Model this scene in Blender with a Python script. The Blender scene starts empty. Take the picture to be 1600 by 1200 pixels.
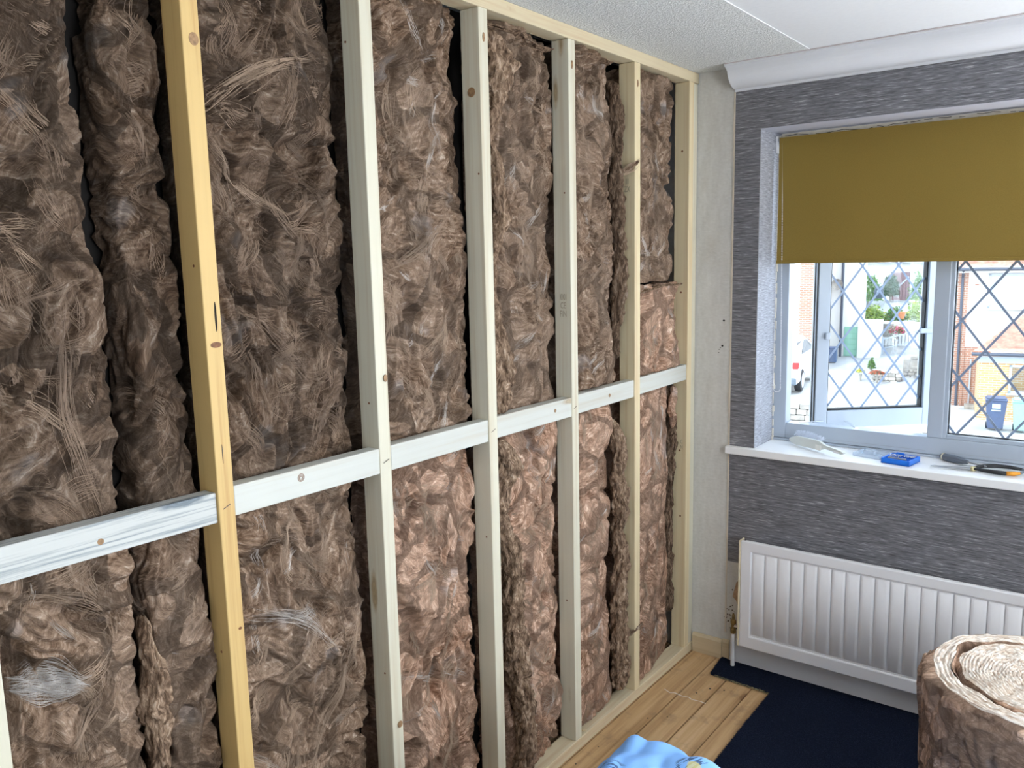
import bpy, bmesh, math, random
import numpy as np
from mathutils import Matrix, Vector, Euler
PI = math.pi
scene = bpy.context.scene
COL = scene.collection

# ------------------------------------------------------------------ camera, sky, sun, area lights, exposure
cam_d = bpy.data.cameras.new('camera'); cam = bpy.data.objects.new('camera', cam_d); COL.objects.link(cam)
cam_d.sensor_width = 36; cam_d.lens = 1290.44 / 1600 * 36; cam_d.clip_start = 0.02; cam_d.clip_end = 500
cam.location = (1.45285, -3.14753, 1.70168)
cam.rotation_euler = (math.radians(81.3226), math.radians(1.26525), math.radians(37.2834))
scene.camera = cam
w = bpy.data.worlds.new('sky'); scene.world = w; w.use_nodes = True
nt = w.node_tree; nt.nodes.clear()
o_ = nt.nodes.new('ShaderNodeOutputWorld'); bg = nt.nodes.new('ShaderNodeBackground')
tc = nt.nodes.new('ShaderNodeTexCoord'); sx = nt.nodes.new('ShaderNodeSeparateXYZ'); rp = nt.nodes.new('ShaderNodeValToRGB')
nt.links.new(tc.outputs['Generated'], sx.inputs[0]); nt.links.new(sx.outputs['Z'], rp.inputs[0])
rp.color_ramp.elements[0].color = (0.86, 0.93, 1, 1); rp.color_ramp.elements[0].position = 0.0
rp.color_ramp.elements[1].color = (0.62, 0.80, 1, 1); rp.color_ramp.elements[1].position = 0.8
nt.links.new(rp.outputs[0], bg.inputs[0]); bg.inputs[1].default_value = 5.2
nt.links.new(bg.outputs[0], o_.inputs[0])
sd = bpy.data.lights.new('sun', 'SUN'); sd.energy = 2.2; sd.angle = math.radians(3); sd.color = (1, 0.95, 0.86)
sun = bpy.data.objects.new('sun', sd); COL.objects.link(sun); sun.rotation_euler = (math.radians(40), 0, math.radians(-18))

def area(name, loc, rot, sx_, sy_, power, color):
    d = bpy.data.lights.new(name, 'AREA'); d.shape = 'RECTANGLE'; d.size = sx_; d.size_y = sy_; d.energy = power; d.color = color
    o = bpy.data.objects.new(name, d); COL.objects.link(o); o.location = loc; o.rotation_euler = rot
    return o
# added unseen fill lamps: two behind the widened far window, one at right wall
area('fill_far_window', (2.44, .36, 1.55), (math.radians(-90), 0, 0), 1.15, 1.05, 34, (0.93, 0.97, 1.0))
area('upward_fill_far_window', (2.44, .30, 1.35), (math.radians(-128), 0, 0), 1.15, .9, 158, (0.97, 0.98, 1.0))  # added lamp tilted up to brighten the ceiling
area('fill_side_window', (3.34, -2.7, 1.55), (0, math.radians(90), 0), 1.2, 1.2, 45, (0.96, 0.98, 1.0))
scene.view_settings.view_transform = 'Standard'; scene.view_settings.look = 'None'
scene.view_settings.exposure = 0.0; scene.view_settings.gamma = 1.0
scene.view_settings.use_curve_mapping = False

# ------------------------------------------------------------------ node helpers
class NT:
    def __init__(s, name):
        s.m = bpy.data.materials.new(name); s.m.use_nodes = True; s.t = s.m.node_tree; s.t.nodes.clear()
        s.out = s.t.nodes.new('ShaderNodeOutputMaterial')
    def n(s, typ, ins=None, **props):
        nd = s.t.nodes.new('ShaderNode' + typ)
        for k, v in props.items(): setattr(nd, k, v)
        for k, v in (ins or {}).items(): s.set(nd, k, v)
        return nd
    def set(s, nd, k, v):
        sock = nd.inputs[k]
        if isinstance(v, bpy.types.NodeSocket): s.t.links.new(v, sock)
        elif isinstance(v, bpy.types.Node): s.t.links.new(v.outputs[0], sock)
        else:
            if hasattr(sock.default_value, '__len__') and not hasattr(v, '__len__'): v = (v,) * len(sock.default_value)
            if hasattr(v, '__len__') and hasattr(sock.default_value, '__len__') and len(v) < len(sock.default_value): v = tuple(v) + (1,)
            sock.default_value = v
    def coord(s, kind='Object'): return s.n('TexCoord').outputs[kind]
    def mapping(s, v, scale=(1, 1, 1), rot=(0, 0, 0), loc=(0, 0, 0)):
        return s.n('Mapping', {'Vector': v, 'Scale': scale, 'Rotation': rot, 'Location': loc}).outputs[0]
    def noise(s, v, scale=5, detail=3, rough=.5, dist=0):
        nd = s.n('TexNoise', {'Vector': v, 'Scale': scale, 'Detail': detail, 'Roughness': rough, 'Distortion': dist}); return nd.outputs[0]
    def noisec(s, v, scale=5, detail=3, rough=.5):
        nd = s.n('TexNoise', {'Vector': v, 'Scale': scale, 'Detail': detail, 'Roughness': rough}); return nd.outputs[1]
    def ramp(s, f, stops):
        nd = s.n('ValToRGB', {'Fac': f}); cr = nd.color_ramp
        while len(cr.elements) < len(stops): cr.elements.new(0.5)
        for e, (p, c) in zip(cr.elements, stops):
            e.position = p; e.color = tuple(c) + (1,) if len(c) == 3 else c
        return nd.outputs[0]
    def mix(s, f, a, b, blend='MIX'):
        nd = s.n('Mix', data_type='RGBA', blend_type=blend)
        for i, v in ((0, f), (6, a), (7, b)): s.set(nd, i, v)
        return nd.outputs[2]
    def math(s, op, a, b=0.0, c=None, clamp=False):
        nd = s.n('Math', operation=op, use_clamp=clamp); s.set(nd, 0, a); s.set(nd, 1, b)
        if c is not None: s.set(nd, 2, c)
        return nd.outputs[0]
    def vmath(s, op, a, b=None, scale=None):
        nd = s.n('VectorMath', operation=op); s.set(nd, 0, a)
        if b is not None: s.set(nd, 1, b)
        if scale is not None: s.set(nd, 3, scale)
        return nd.outputs[0]
    def bump(s, h, strength=.5, dist=.01, normal=None):
        d = {'Height': h, 'Strength': strength, 'Distance': dist}
        if normal is not None: d['Normal'] = normal
        return s.n('Bump', d).outputs[0]
    def bsdf(s, color, rough=.6, metallic=0, normal=None, **kw):
        nd = s.n('BsdfPrincipled', {'Base Color': color, 'Roughness': rough, 'Metallic': metallic})
        if normal is not None: s.set(nd, 'Normal', normal)
        for k, v in kw.items(): s.set(nd, k.replace('_', ' '), v)
        s.t.links.new(nd.outputs[0], s.out.inputs[0]); return s.m

def lin(r, g, b):
    f = lambda c: (c / 255 / 12.92) if c <= 10 else (((c / 255) + .055) / 1.055) ** 2.4
    return (f(r), f(g), f(b))

def plain(name, color, rough=.5, metallic=0, var=.06, scale=20, bump=0, **kw):
    t = NT(name); c = t.coord(); n = t.noise(c, scale, 4)
    dark = tuple(x * (1 - var) for x in color); lite = tuple(min(1, x * (1 + var)) for x in color)
    col = t.ramp(n, [(.3, dark), (.7, lite)])
    nm = t.bump(n, bump, .002) if bump else None
    return t.bsdf(col, rough, metallic, nm, **kw)

def wood_mat(name, axis, base, dark, streak=.5, knots=True, seed=0, freq=1.0, ring=0.0):
    """planed softwood: grain runs along `axis` ('y' or 'z')."""
    t = NT(name); c = t.coord()
    oi = t.n('ObjectInfo').outputs['Random']
    off = t.n('CombineXYZ', {0: t.math('MULTIPLY', oi, 7.3), 1: t.math('MULTIPLY', oi, 3.1), 2: t.math('MULTIPLY', oi, 5.7)}).outputs[0]
    c = t.vmath('ADD', c, off)
    la = {'x': (0.9, 44, 44), 'y': (44, .9, 44), 'z': (44, 44, .9)}[axis]
    la = tuple(v * freq for v in la)
    w_ = t.noisec(t.mapping(c, tuple(max(v * .12, 1.2) for v in la)), 1, 2)
    cc = t.vmath('ADD', c, t.vmath('SCALE', w_, scale=.02))
    g = t.noise(t.mapping(cc, la, loc=(seed, seed * 2, seed)), 1, 3, .6)
    fine = t.noise(t.mapping(c, tuple(v * 5 for v in la)), 1, 2, .6)
    mixed = t.math('ADD', t.math('MULTIPLY', g, .75), t.math('MULTIPLY', fine, .25))
    col = t.ramp(mixed, [(.36, tuple(b * (1 - streak) + d * streak for b, d in zip(base, dark))), (.5, base), (.72, tuple(min(1, b * 1.06) for b in base))])
    lo = t.noise(t.mapping(c, tuple(v * .16 for v in la)), 1, 2)
    col = t.mix(t.math('MULTIPLY', lo, .35), col, tuple(b * .86 + d * .14 for b, d in zip(base, dark)))
    if knots:
        ks = {'x': (2.3, 11, 11), 'y': (11, 2.3, 11), 'z': (11, 11, 2.3)}[axis]
        kv = t.mapping(c, ks, loc=(seed * 3.3, seed, seed * 1.7))
        vo = t.n('TexVoronoi', {'Vector': kv, 'Scale': 1.0, 'Randomness': 1.0}, feature='F1')
        rnd = t.n('SeparateXYZ', {0: vo.outputs['Color']}).outputs[0]
        on = t.math('GREATER_THAN', rnd, .62)
        r = t.math('ADD', vo.outputs['Distance'], t.math('MULTIPLY', t.noise(c, 60, 2), .05))
        k = t.ramp(r, [(.10, (1, 1, 1)), (.17, (0, 0, 0))])
        rings = t.ramp(t.math('FRACT', t.math('MULTIPLY', r, 22)), [(.2, (.45,) * 3), (.8, (1,) * 3)])
        kc = t.mix(rings, tuple(d * .55 for d in dark), dark)
        col = t.mix(t.math('MULTIPLY', t.math('MULTIPLY', k, on), .85), col, kc)
    nm = t.bump(mixed, .12, .002)
    return t.bsdf(col, .62, 0, nm)

def wool_mat(name, tone=1.0, pink=0.0, seed=0.0):
    """mineral wool: bundles of fibres that change direction from tuft to tuft."""
    t = NT(name); c = t.vmath('ADD', t.coord(), (seed, seed * 1.3, seed * .7))
    warp = t.vmath('ADD', t.vmath('SCALE', t.vmath('SUBTRACT', t.noisec(c, 3.5, 2), (.5, .5, .5)), scale=.16), t.vmath('SCALE', t.vmath('SUBTRACT', t.noisec(c, 13, 2), (.5, .5, .5)), scale=.035))
    cw = t.vmath('ADD', c, warp)
    hts = []
    for k, (vs, al, sc) in enumerate(((6.5, 7, 85), (13, 12, 170), (17, 22, 330))):
        vo = t.n('TexVoronoi', dict({'Vector': t.vmath('ADD', cw, (k * 3.1, k * 1.7, 0)), 'Scale': vs}, **({'Smoothness': .3} if k == 0 else {})), feature='SMOOTH_F1' if k == 0 else 'F1')
        rnd = t.n('SeparateXYZ', {0: vo.outputs['Color']})
        ang = t.math('MULTIPLY', rnd.outputs[0], 2 * PI)
        rot = t.n('VectorRotate', {'Vector': cw, 'Axis': (1, .15, .1), 'Angle': ang}, rotation_type='AXIS_ANGLE').outputs[0]
        bend = t.vmath('ADD', rot, t.vmath('SCALE', t.noisec(rot, 14, 1), scale=.04))
        hts.append(t.noise(t.mapping(bend, (al * 3, al, sc)), 1, 4, .62))
    h = t.math('ADD', t.math('ADD', t.math('MULTIPLY', hts[0], .42), t.math('MULTIPLY', hts[1], .36)), t.math('MULTIPLY', hts[2], .22))
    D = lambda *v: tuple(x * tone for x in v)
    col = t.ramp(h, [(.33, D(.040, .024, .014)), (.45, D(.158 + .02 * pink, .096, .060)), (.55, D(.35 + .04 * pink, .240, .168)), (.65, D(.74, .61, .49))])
    lo = t.noise(c, 5.5, 3)
    col = t.mix(t.ramp(lo, [(.35, (0, 0, 0)), (.75, (.62,) * 3)]), col, t.mix(h, D(.12, .076, .049), D(.60 + .04 * pink, .455, .35)))
    wh = t.ramp(t.noise(cw, 8, 3), [(.64, (0, 0, 0)), (.80, (.6,) * 3)])
    col = t.mix(wh, col, t.mix(h, D(.36, .33, .32), D(.78, .76, .76)))
    nm = t.bump(h, 1.0, .011)
    m = t.bsdf(col, .95, 0, nm, Specular_IOR_Level=.15)
    return m

# ------------------------------------------------------------------ mesh helpers
ROOTM = {}
def wmat(o):
    m = Matrix.LocRotScale(o.location, o.rotation_euler, o.scale)
    return wmat(o.parent) @ m if o.parent else m
def tag(o, label=None, cat=None, group=None, kind=None):
    if label: o['label'] = label
    if cat: o['category'] = cat
    if group: o['group'] = group
    if kind: o['kind'] = kind
    return o
def empty(name, loc=(0, 0, 0), rz=0, label=None, cat=None, group=None, kind=None, parent=None):
    o = bpy.data.objects.new(name, None); COL.objects.link(o); o.location = loc; o.rotation_euler = (0, 0, rz)
    o.empty_display_size = .05
    if parent: o.parent = parent
    return tag(o, label, cat, group, kind)
def link(o, parent=None):
    COL.objects.link(o)
    if parent: o.parent = parent
    return o
def mesh_np(name, V, F, mat, parent=None, smooth=False, local=False, mats=None, midx=None):
    """V: (n,3) array in world space (or the parent's space when local); F: (m,3|4) array or list"""
    V = np.asarray(V, float)
    if parent is not None and not local:
        M = np.array(wmat(parent).inverted()); V = V @ M[:3, :3].T + M[:3, 3]
    me = bpy.data.meshes.new(name)
    if isinstance(F, np.ndarray):
        m, k = F.shape
        me.vertices.add(len(V)); me.vertices.foreach_set('co', V.astype(np.float32).ravel())
        me.loops.add(m * k); me.loops.foreach_set('vertex_index', F.astype(np.int32).ravel())
        me.polygons.add(m); me.polygons.foreach_set('loop_start', np.arange(0, m * k, k, dtype=np.int32))
        me.polygons.foreach_set('loop_total', np.full(m, k, np.int32))
        me.update(calc_edges=True)
    else:
        me.from_pydata([tuple(v) for v in V], [], F); me.update()
    if mats:
        for mm in mats: me.materials.append(mm)
        me.polygons.foreach_set('material_index', np.asarray(midx, np.int32))
    elif mat: me.materials.append(mat)
    if smooth: me.polygons.foreach_set('use_smooth', np.ones(len(me.polygons), bool))
    me.validate()
    return link(bpy.data.objects.new(name, me), parent)
class MB:
    def __init__(s): s.v = []; s.f = []
    def add(s, V, F):
        b = len(s.v); s.v += [tuple(v) for v in V]; s.f += [tuple(i + b for i in f) for f in F]; return s
    def box(s, x0, y0, z0, x1, y1, z1):
        x0, x1 = sorted((x0, x1)); y0, y1 = sorted((y0, y1)); z0, z1 = sorted((z0, z1))
        V = [(x0, y0, z0), (x1, y0, z0), (x1, y1, z0), (x0, y1, z0), (x0, y0, z1), (x1, y0, z1), (x1, y1, z1), (x0, y1, z1)]
        return s.add(V, [(0, 3, 2, 1), (4, 5, 6, 7), (0, 1, 5, 4), (1, 2, 6, 5), (2, 3, 7, 6), (3, 0, 4, 7)])
    def bar(s, p, q, w_, t_, up=(0, 0, 1)):
        p, q, up = Vector(p), Vector(q), Vector(up); d = (q - p).normalized(); a = d.cross(up).normalized(); b = a.cross(d)
        V = [c + a * (w_ / 2 * i) + b * (t_ / 2 * j) for c in (p, q) for i, j in ((-1, -1), (1, -1), (1, 1), (-1, 1))]
        return s.add(V, [(0, 1, 2, 3), (7, 6, 5, 4), (0, 4, 5, 1), (1, 5, 6, 2), (2, 6, 7, 3), (3, 7, 4, 0)])
    def tube(s, pts, rad, n=10, cap=True):
        pts = [Vector(p) for p in pts]; rad = rad if hasattr(rad, '__len__') else [rad] * len(pts)
        V = []; prev = None
        for i, p in enumerate(pts):
            d = (pts[min(i + 1, len(pts) - 1)] - pts[max(i - 1, 0)]).normalized()
            if prev is None: a = d.orthogonal().normalized()
            else:
                a = prev - d * prev.dot(d); a = a.normalized() if a.length > 1e-6 else d.orthogonal().normalized()
            prev = a; b = d.cross(a)
            V += [p + (a * math.cos(2 * PI * k / n) + b * math.sin(2 * PI * k / n)) * rad[i] for k in range(n)]
        F = [(i * n + k, i * n + (k + 1) % n, (i + 1) * n + (k + 1) % n, (i + 1) * n + k) for i in range(len(pts) - 1) for k in range(n)]
        if cap: F += [tuple(range(n))[::-1], tuple((len(pts) - 1) * n + k for k in range(n))]
        return s.add(V, F)
    def lathe(s, prof, c=(0, 0, 0), n=24, axis='z'):
        V = []
        for r, z in prof:
            for k in range(n):
                a = 2 * PI * k / n; p = (r * math.cos(a), r * math.sin(a), z)
                if axis == 'y': p = (p[0], p[2], p[1])
                if axis == 'x': p = (p[2], p[0], p[1])
                V.append((p[0] + c[0], p[1] + c[1], p[2] + c[2]))
        m = len(prof)
        F = [(i * n + k, i * n + (k + 1) % n, (i + 1) * n + (k + 1) % n, (i + 1) * n + k) for i in range(m - 1) for k in range(n)]
        F += [tuple(range(n))[::-1], tuple((m - 1) * n + k for k in range(n))]
        return s.add(V, F)
    def prism(s, poly, z0, z1):
        n = len(poly); V = [(x, y, z0) for x, y in poly] + [(x, y, z1) for x, y in poly]
        return s.add(V, [tuple(range(n))[::-1], tuple(range(n, 2 * n))] + [(i, (i + 1) % n, n + (i + 1) % n, n + i) for i in range(n)])
    def build(s, name, mat, parent=None, bevel=0, smooth=False, local=False, seg=2):
        o = mesh_np(name, np.array(s.v), s.f, mat, parent, smooth, local)
        bm = bmesh.new(); bm.from_mesh(o.data); bmesh.ops.recalc_face_normals(bm, faces=bm.faces[:]); bm.to_mesh(o.data); bm.free()
        if bevel:
            m = o.modifiers.new('bevel', 'BEVEL'); m.width = bevel; m.segments = seg; m.limit_method = 'ANGLE'; m.angle_limit = math.radians(40)
        return o

# ------------------------------------------------------------------ gradient noise in numpy
def _hash(ix, iy, seed):
    h = (ix.astype(np.int64) * 374761393 + iy.astype(np.int64) * 668265263 + seed * 1442695041) & 0xffffffff
    h = ((h ^ (h >> 13)) * 1274126177) & 0xffffffff
    return ((h ^ (h >> 16)) & 0xffff) / 65536.0 * 2 * PI
def P(x, y, seed=0):
    x0 = np.floor(x); y0 = np.floor(y); fx = x - x0; fy = y - y0
    u = fx * fx * fx * (fx * (fx * 6 - 15) + 10); v = fy * fy * fy * (fy * (fy * 6 - 15) + 10)
    def g(i, j):
        a = _hash(x0 + i, y0 + j, seed); return np.cos(a) * (fx - i) + np.sin(a) * (fy - j)
    a = g(0, 0); b = g(1, 0); c = g(0, 1); d = g(1, 1)
    return (a + (b - a) * u + (c + (d - c) * u - a - (b - a) * u) * v) * 1.5
def sstep(a, b, x):
    t = np.clip((x - a) / (b - a), 0, 1); return t * t * (3 - 2 * t)
NA = 5
def wool_angle_weights(y, z, sd):
    W = [np.exp(11 * P(y * 4.6 + 3.1 * k, z * 4.6 - 1.7 * k, sd + 31 * k)) for k in range(NA)]
    S = sum(W); return [w_ / S for w_ in W]
def wool_h(y, z, sd, amp=1.0, calm=0.0):
    """relief of a wool face in metres"""
    wy = y + .040 * P(y * 4, z * 4, sd) + .010 * P(y * 15, z * 15, sd + 1)
    wz = z + .040 * P(y * 4, z * 4, sd + 2) + .010 * P(y * 15, z * 15, sd + 3)
    h = .030 * P(wy * 5.5, wz * 4.2, sd + 4)
    ws = wool_angle_weights(y, z, sd)
    for k in range(NA):
        th = PI * (k + .35) / NA + .4
        c, s_ = math.cos(th), math.sin(th); a = wy * c + wz * s_; b = -wy * s_ + wz * c
        n1 = np.abs(P(a * 5, b * 17, sd + 10 + k)); n2 = np.abs(P(a * 7.5, b * 42, sd + 20 + k)); n3 = P(a * 13, b * 105, sd + 40 + k)
        h = h + ws[k] * ((.050 * np.minimum(n1, .40) + .020 * n2) * (1 - .5 * calm) + .0042 * n3)
    hole = sstep(.30, .58, P(wy * 11, wz * 9, sd + 60))
    h = h - .038 * hole * (1 - calm)
    return (h - .010) * amp
def grid_faces(nu, nv, wrap=False):
    i = np.arange(nu - (0 if wrap else 1)); j = np.arange(nv - 1)
    I, J = np.meshgrid(i, j, indexing='ij'); I2 = (I + 1) % nu
    return np.stack([I * nv + J, I2 * nv + J, I2 * nv + J + 1, I * nv + J + 1], -1).reshape(-1, 4)

# ------------------------------------------------------------------ materials
M = {}
M['stud_pale'] = wood_mat('pale_planed_pine', 'z', lin(212, 208, 188), lin(178, 150, 108), .35, seed=1)
M['stud_yellow'] = wood_mat('yellow_planed_pine', 'z', lin(207, 176, 116), lin(160, 104, 52), .38, seed=4)
M['stud_warm'] = wood_mat('warm_planed_pine', 'z', lin(222, 206, 168), lin(178, 130, 76), .35, seed=6)
M['plate'] = wood_mat('plate_pine', 'y', lin(214, 200, 168), lin(180, 130, 80), .35, seed=2)
M['noggin'] = wood_mat('noggin_pine', 'y', lin(202, 204, 197), lin(184, 164, 130), .35, seed=3)
M['noggin_grey'] = wood_mat('blue_stained_pine', 'y', lin(196, 198, 194), lin(96, 112, 124), .75, seed=5, freq=3.2)
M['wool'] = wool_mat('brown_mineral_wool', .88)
M['wool_shaded'] = wool_mat('shaded_brown_wool', .50, 0, 2.0)  # same wool darkened: shade of the left bays put into its colour
def edge_mat(name, tone):
    t = NT(name); c = t.coord(); wv = t.vmath('ADD', c, t.vmath('SCALE', t.vmath('SUBTRACT', t.noisec(c, 16, 2), (.5, .5, .5)), scale=.05))
    a = t.noise(t.mapping(wv, (150, 150, 22)), 1, 4, .65); b = t.noise(t.mapping(wv, (50, 50, 22)), 1, 3, .6)
    h = t.math('ADD', t.math('MULTIPLY', a, .6), t.math('MULTIPLY', b, .4))
    D = lambda *v: tuple(x * tone for x in v)
    col = t.ramp(h, [(.34, D(.040, .025, .015)), (.47, D(.165, .106, .070)), (.57, D(.36, .25, .17)), (.70, D(.68, .55, .43))])
    return t.bsdf(col, .95, 0, t.bump(h, 1.0, .008), Specular_IOR_Level=.15)
M['edge'] = edge_mat('torn_wool_edge', 1.0); M['edge_dark'] = edge_mat('dark_torn_wool_edge', .62)
M['wool_lit'] = wool_mat('lit_pinkish_wool', 1.48, 0.8, 5.0)  # same wool, pinker and lightened: light towards the window put into its colour
M['fibre'] = plain('wool_fibre', (.33, .235, .165), .8, var=.35, scale=9)
M['white_fibre'] = plain('white_fibre_patch', (.40, .37, .345), .8, var=.4, scale=30)
M['fibre_deep'] = plain('shaded_wool_fibre', (.24, .165, .115), .8, var=.35, scale=9)  # same fibres darkened: shade of the left bays put into their colour
M['fibre_pale'] = plain('pale_wool_fibre', (.56, .50, .45), .7, var=.2, scale=9)
M['white_paint'] = plain('white_gloss_paint', lin(226, 226, 228), .35, var=.02, scale=4)
M['sill_paint'] = plain('sill_gloss', lin(246, 246, 246), .35, var=.01, scale=4)
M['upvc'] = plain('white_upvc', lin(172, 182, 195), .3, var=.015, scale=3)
M['rad'] = plain('radiator_enamel', lin(240, 240, 243), .38, var=.02, scale=5)
M['rad_edge'] = plain('aged_enamel', lin(226, 214, 186), .5, var=.06, scale=12)
M['gasket'] = plain('black_gasket', (.015, .016, .018), .6)
M['lead'] = plain('lead_strip', lin(132, 148, 172), .5, var=.08, scale=30)
M['dark'] = plain('dark_void', (.010, .008, .007), .9)
M['chrome'] = plain('chrome', (.75, .76, .78), .18, 1.0)
M['steel'] = plain('tool_steel', (.42, .43, .45), .35, 1.0)
M['brass'] = plain('old_brass', lin(140, 116, 70), .5, .6, var=.5, scale=60)
M['skirt_cream'] = wood_mat('bare_cream_skirting', 'x', lin(206, 188, 156), lin(160, 132, 96), .3, knots=False)
M['cut_edge'] = plain('cut_plaster', lin(224, 218, 206), .8, var=.08, scale=40)

def glass_mat():
    t = NT('window_glass'); a = t.n('BsdfTransparent', {'Color': (.97, .985, .98, 1)}); b = t.n('BsdfGlossy', {'Color': (.9, .95, 1, 1), 'Roughness': .03})
    lw = t.n('Fresnel', {'IOR': 1.45}).outputs[0]
    mx = t.n('MixShader', {0: lw, 1: a, 2: b}); t.t.links.new(mx.outputs[0], t.out.inputs[0]); return t.m
M['glass'] = glass_mat()
def clear_mat():
    t = NT('clear_plastic'); a = t.n('BsdfTransparent', {'Color': (.88, .93, .97, 1)}); b = t.n('BsdfPrincipled', {'Base Color': (.8, .85, .92, 1), 'Roughness': .08})
    mx = t.n('MixShader', {0: .38, 1: a, 2: b}); t.t.links.new(mx.outputs[0], t.out.inputs[0]); return t.m
M['clear'] = clear_mat()
def paper_mat(name, base, lite, axis=0):
    t = NT(name); c = t.coord(); s_ = t.n('SeparateXYZ', {0: c})
    hcoord = t.math('ADD', s_.outputs[0], s_.outputs[1])
    v = t.n('CombineXYZ', {0: t.math('MULTIPLY', hcoord, 26), 1: t.math('MULTIPLY', s_.outputs[2], 330), 2: 0.0}).outputs[0]
    v2 = t.n('CombineXYZ', {0: t.math('MULTIPLY', hcoord, 9), 1: t.math('MULTIPLY', s_.outputs[2], 150), 2: 3.0}).outputs[0]
    a = t.noise(v, 1, 3, .6); b = t.noise(v2, 1, 2, .5)
    h = t.math('ADD', t.math('MULTIPLY', a, .6), t.math('MULTIPLY', b, .4))
    col = t.ramp(h, [(.36, tuple(x * .45 for x in base)), (.49, base), (.57, tuple(x * 1.35 for x in base)), (.70, lite)])
    return t.bsdf(col, .55, 0, t.bump(h, .35, .002))
M['paper'] = paper_mat('grey_streaked_wallpaper', lin(112, 112, 117), lin(206, 206, 208))
def plaster_mat():
    t = NT('painted_woodchip_wall'); c = t.coord()
    n = t.noise(t.mapping(c, (30, 30, 8)), 1, 4, .6); n2 = t.noise(t.mapping(c, (60, 60, 110)), 1, 2, .5)
    h = t.math('ADD', t.math('MULTIPLY', n, .6), t.math('MULTIPLY', n2, .4))
    col = t.ramp(h, [(.35, lin(196, 194, 188)), (.7, lin(214, 213, 208))])
    st = t.ramp(t.noise(t.mapping(c, (7, 7, 5)), 1, 4, .6), [(.55, (0, 0, 0)), (.8, (.35,) * 3)])
    col = t.mix(st, col, lin(186, 176, 160))
    return t.bsdf(col, .75, 0, t.bump(h, .5, .004))
M['plaster'] = plaster_mat()
M['wall_plain'] = plain('plain_painted_wall', lin(214, 212, 206), .8, var=.03, scale=3)
def artex():
    t = NT('stippled_ceiling'); c = t.coord(); n = t.noise(c, 150, 3, .6); n2 = t.noise(c, 45, 3)
    col = t.ramp(n, [(.38, lin(222, 226, 224)), (.62, lin(248, 249, 248))])
    return t.bsdf(col, .85, 0, t.bump(t.math('ADD', n, t.math('MULTIPLY', n2, .6)), 1.0, .009))
M['ceiling'] = artex()
M['ceiling_smooth'] = plain('smooth_ceiling', lin(234, 236, 238), .7, var=.015, scale=60, bump=.2)
M['cove'] = plain('cove_paint', lin(228, 230, 234), .6, var=.015, scale=6)
def fabric_mat():
    t = NT('mustard_blind_fabric'); c = t.coord(); n = t.noise(t.mapping(c, (260, 260, 500)), 1, 2); lo = t.noise(c, 2.5, 2)
    col = t.ramp(n, [(.3, lin(136, 111, 44)), (.7, lin(147, 121, 53))])
    col = t.mix(t.math('MULTIPLY', lo, .3), col, lin(136, 116, 44))
    p = t.n('BsdfPrincipled', {'Base Color': col, 'Roughness': .8, 'Normal': t.bump(n, .15, .001)})
    tr = t.n('BsdfTranslucent', {'Color': (.20, .135, .02, 1)})
    mx = t.n('MixShader', {0: .07, 1: p, 2: tr}); t.t.links.new(mx.outputs[0], t.out.inputs[0]); return t.m
M['blind'] = fabric_mat()
def carpet_mat():
    t = NT('navy_carpet'); c = t.coord(); n = t.noise(c, 420, 2, .7); v = t.n('TexVoronoi', {'Vector': c, 'Scale': 260}).outputs['Distance']
    lo = t.noise(c, 6, 3)
    col = t.ramp(n, [(.38, (.0035, .006, .017)), (.56, (.011, .018, .042)), (.72, (.045, .065, .11))])
    col = t.mix(t.math('MULTIPLY', lo, .5), col, (.006, .010, .028))
    return t.bsdf(col, .95, 0, t.bump(t.math('ADD', n, v), .9, .006), Specular_IOR_Level=.1)
M['carpet'] = carpet_mat()
def board_mat():
    t = NT('old_floorboard'); c = t.coord(); oi = t.n('ObjectInfo').outputs['Random']
    c = t.vmath('ADD', c, t.n('CombineXYZ', {0: t.math('MULTIPLY', oi, 5), 1: t.math('MULTIPLY', oi, 3), 2: 0.0}).outputs[0])
    g = t.noise(t.mapping(c, (30, 1.3, 30)), 1, 4, .6); fine = t.noise(t.mapping(c, (150, 6, 150)), 1, 2)
    col = t.ramp(g, [(.3, lin(160, 124, 82)), (.52, lin(204, 168, 122)), (.75, lin(222, 190, 148))])
    col = t.mix(t.math('MULTIPLY', fine, .3), col, lin(150, 116, 76))
    d = t.ramp(t.noise(c, 9, 5, .7), [(.55, (0, 0, 0)), (.72, (.55,) * 3)])
    col = t.mix(d, col, lin(124, 102, 80))
    kv = t.mapping(c, (8, 3.4, 1)); vo = t.n('TexVoronoi', {'Vector': kv, 'Scale': 1.0, 'Randomness': 1.0})
    k = t.ramp(vo.outputs['Distance'], [(.08, (1, 1, 1)), (.14, (0, 0, 0))]); on = t.math('GREATER_THAN', t.n('SeparateXYZ', {0: vo.outputs['Color']}).outputs[0], .45)
    col = t.mix(t.math('MULTIPLY', k, t.math('MULTIPLY', on, .7)), col, lin(112, 72, 40))
    return t.bsdf(col, .6, 0, t.bump(g, .15, .002))
M['board'] = board_mat()

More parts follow.
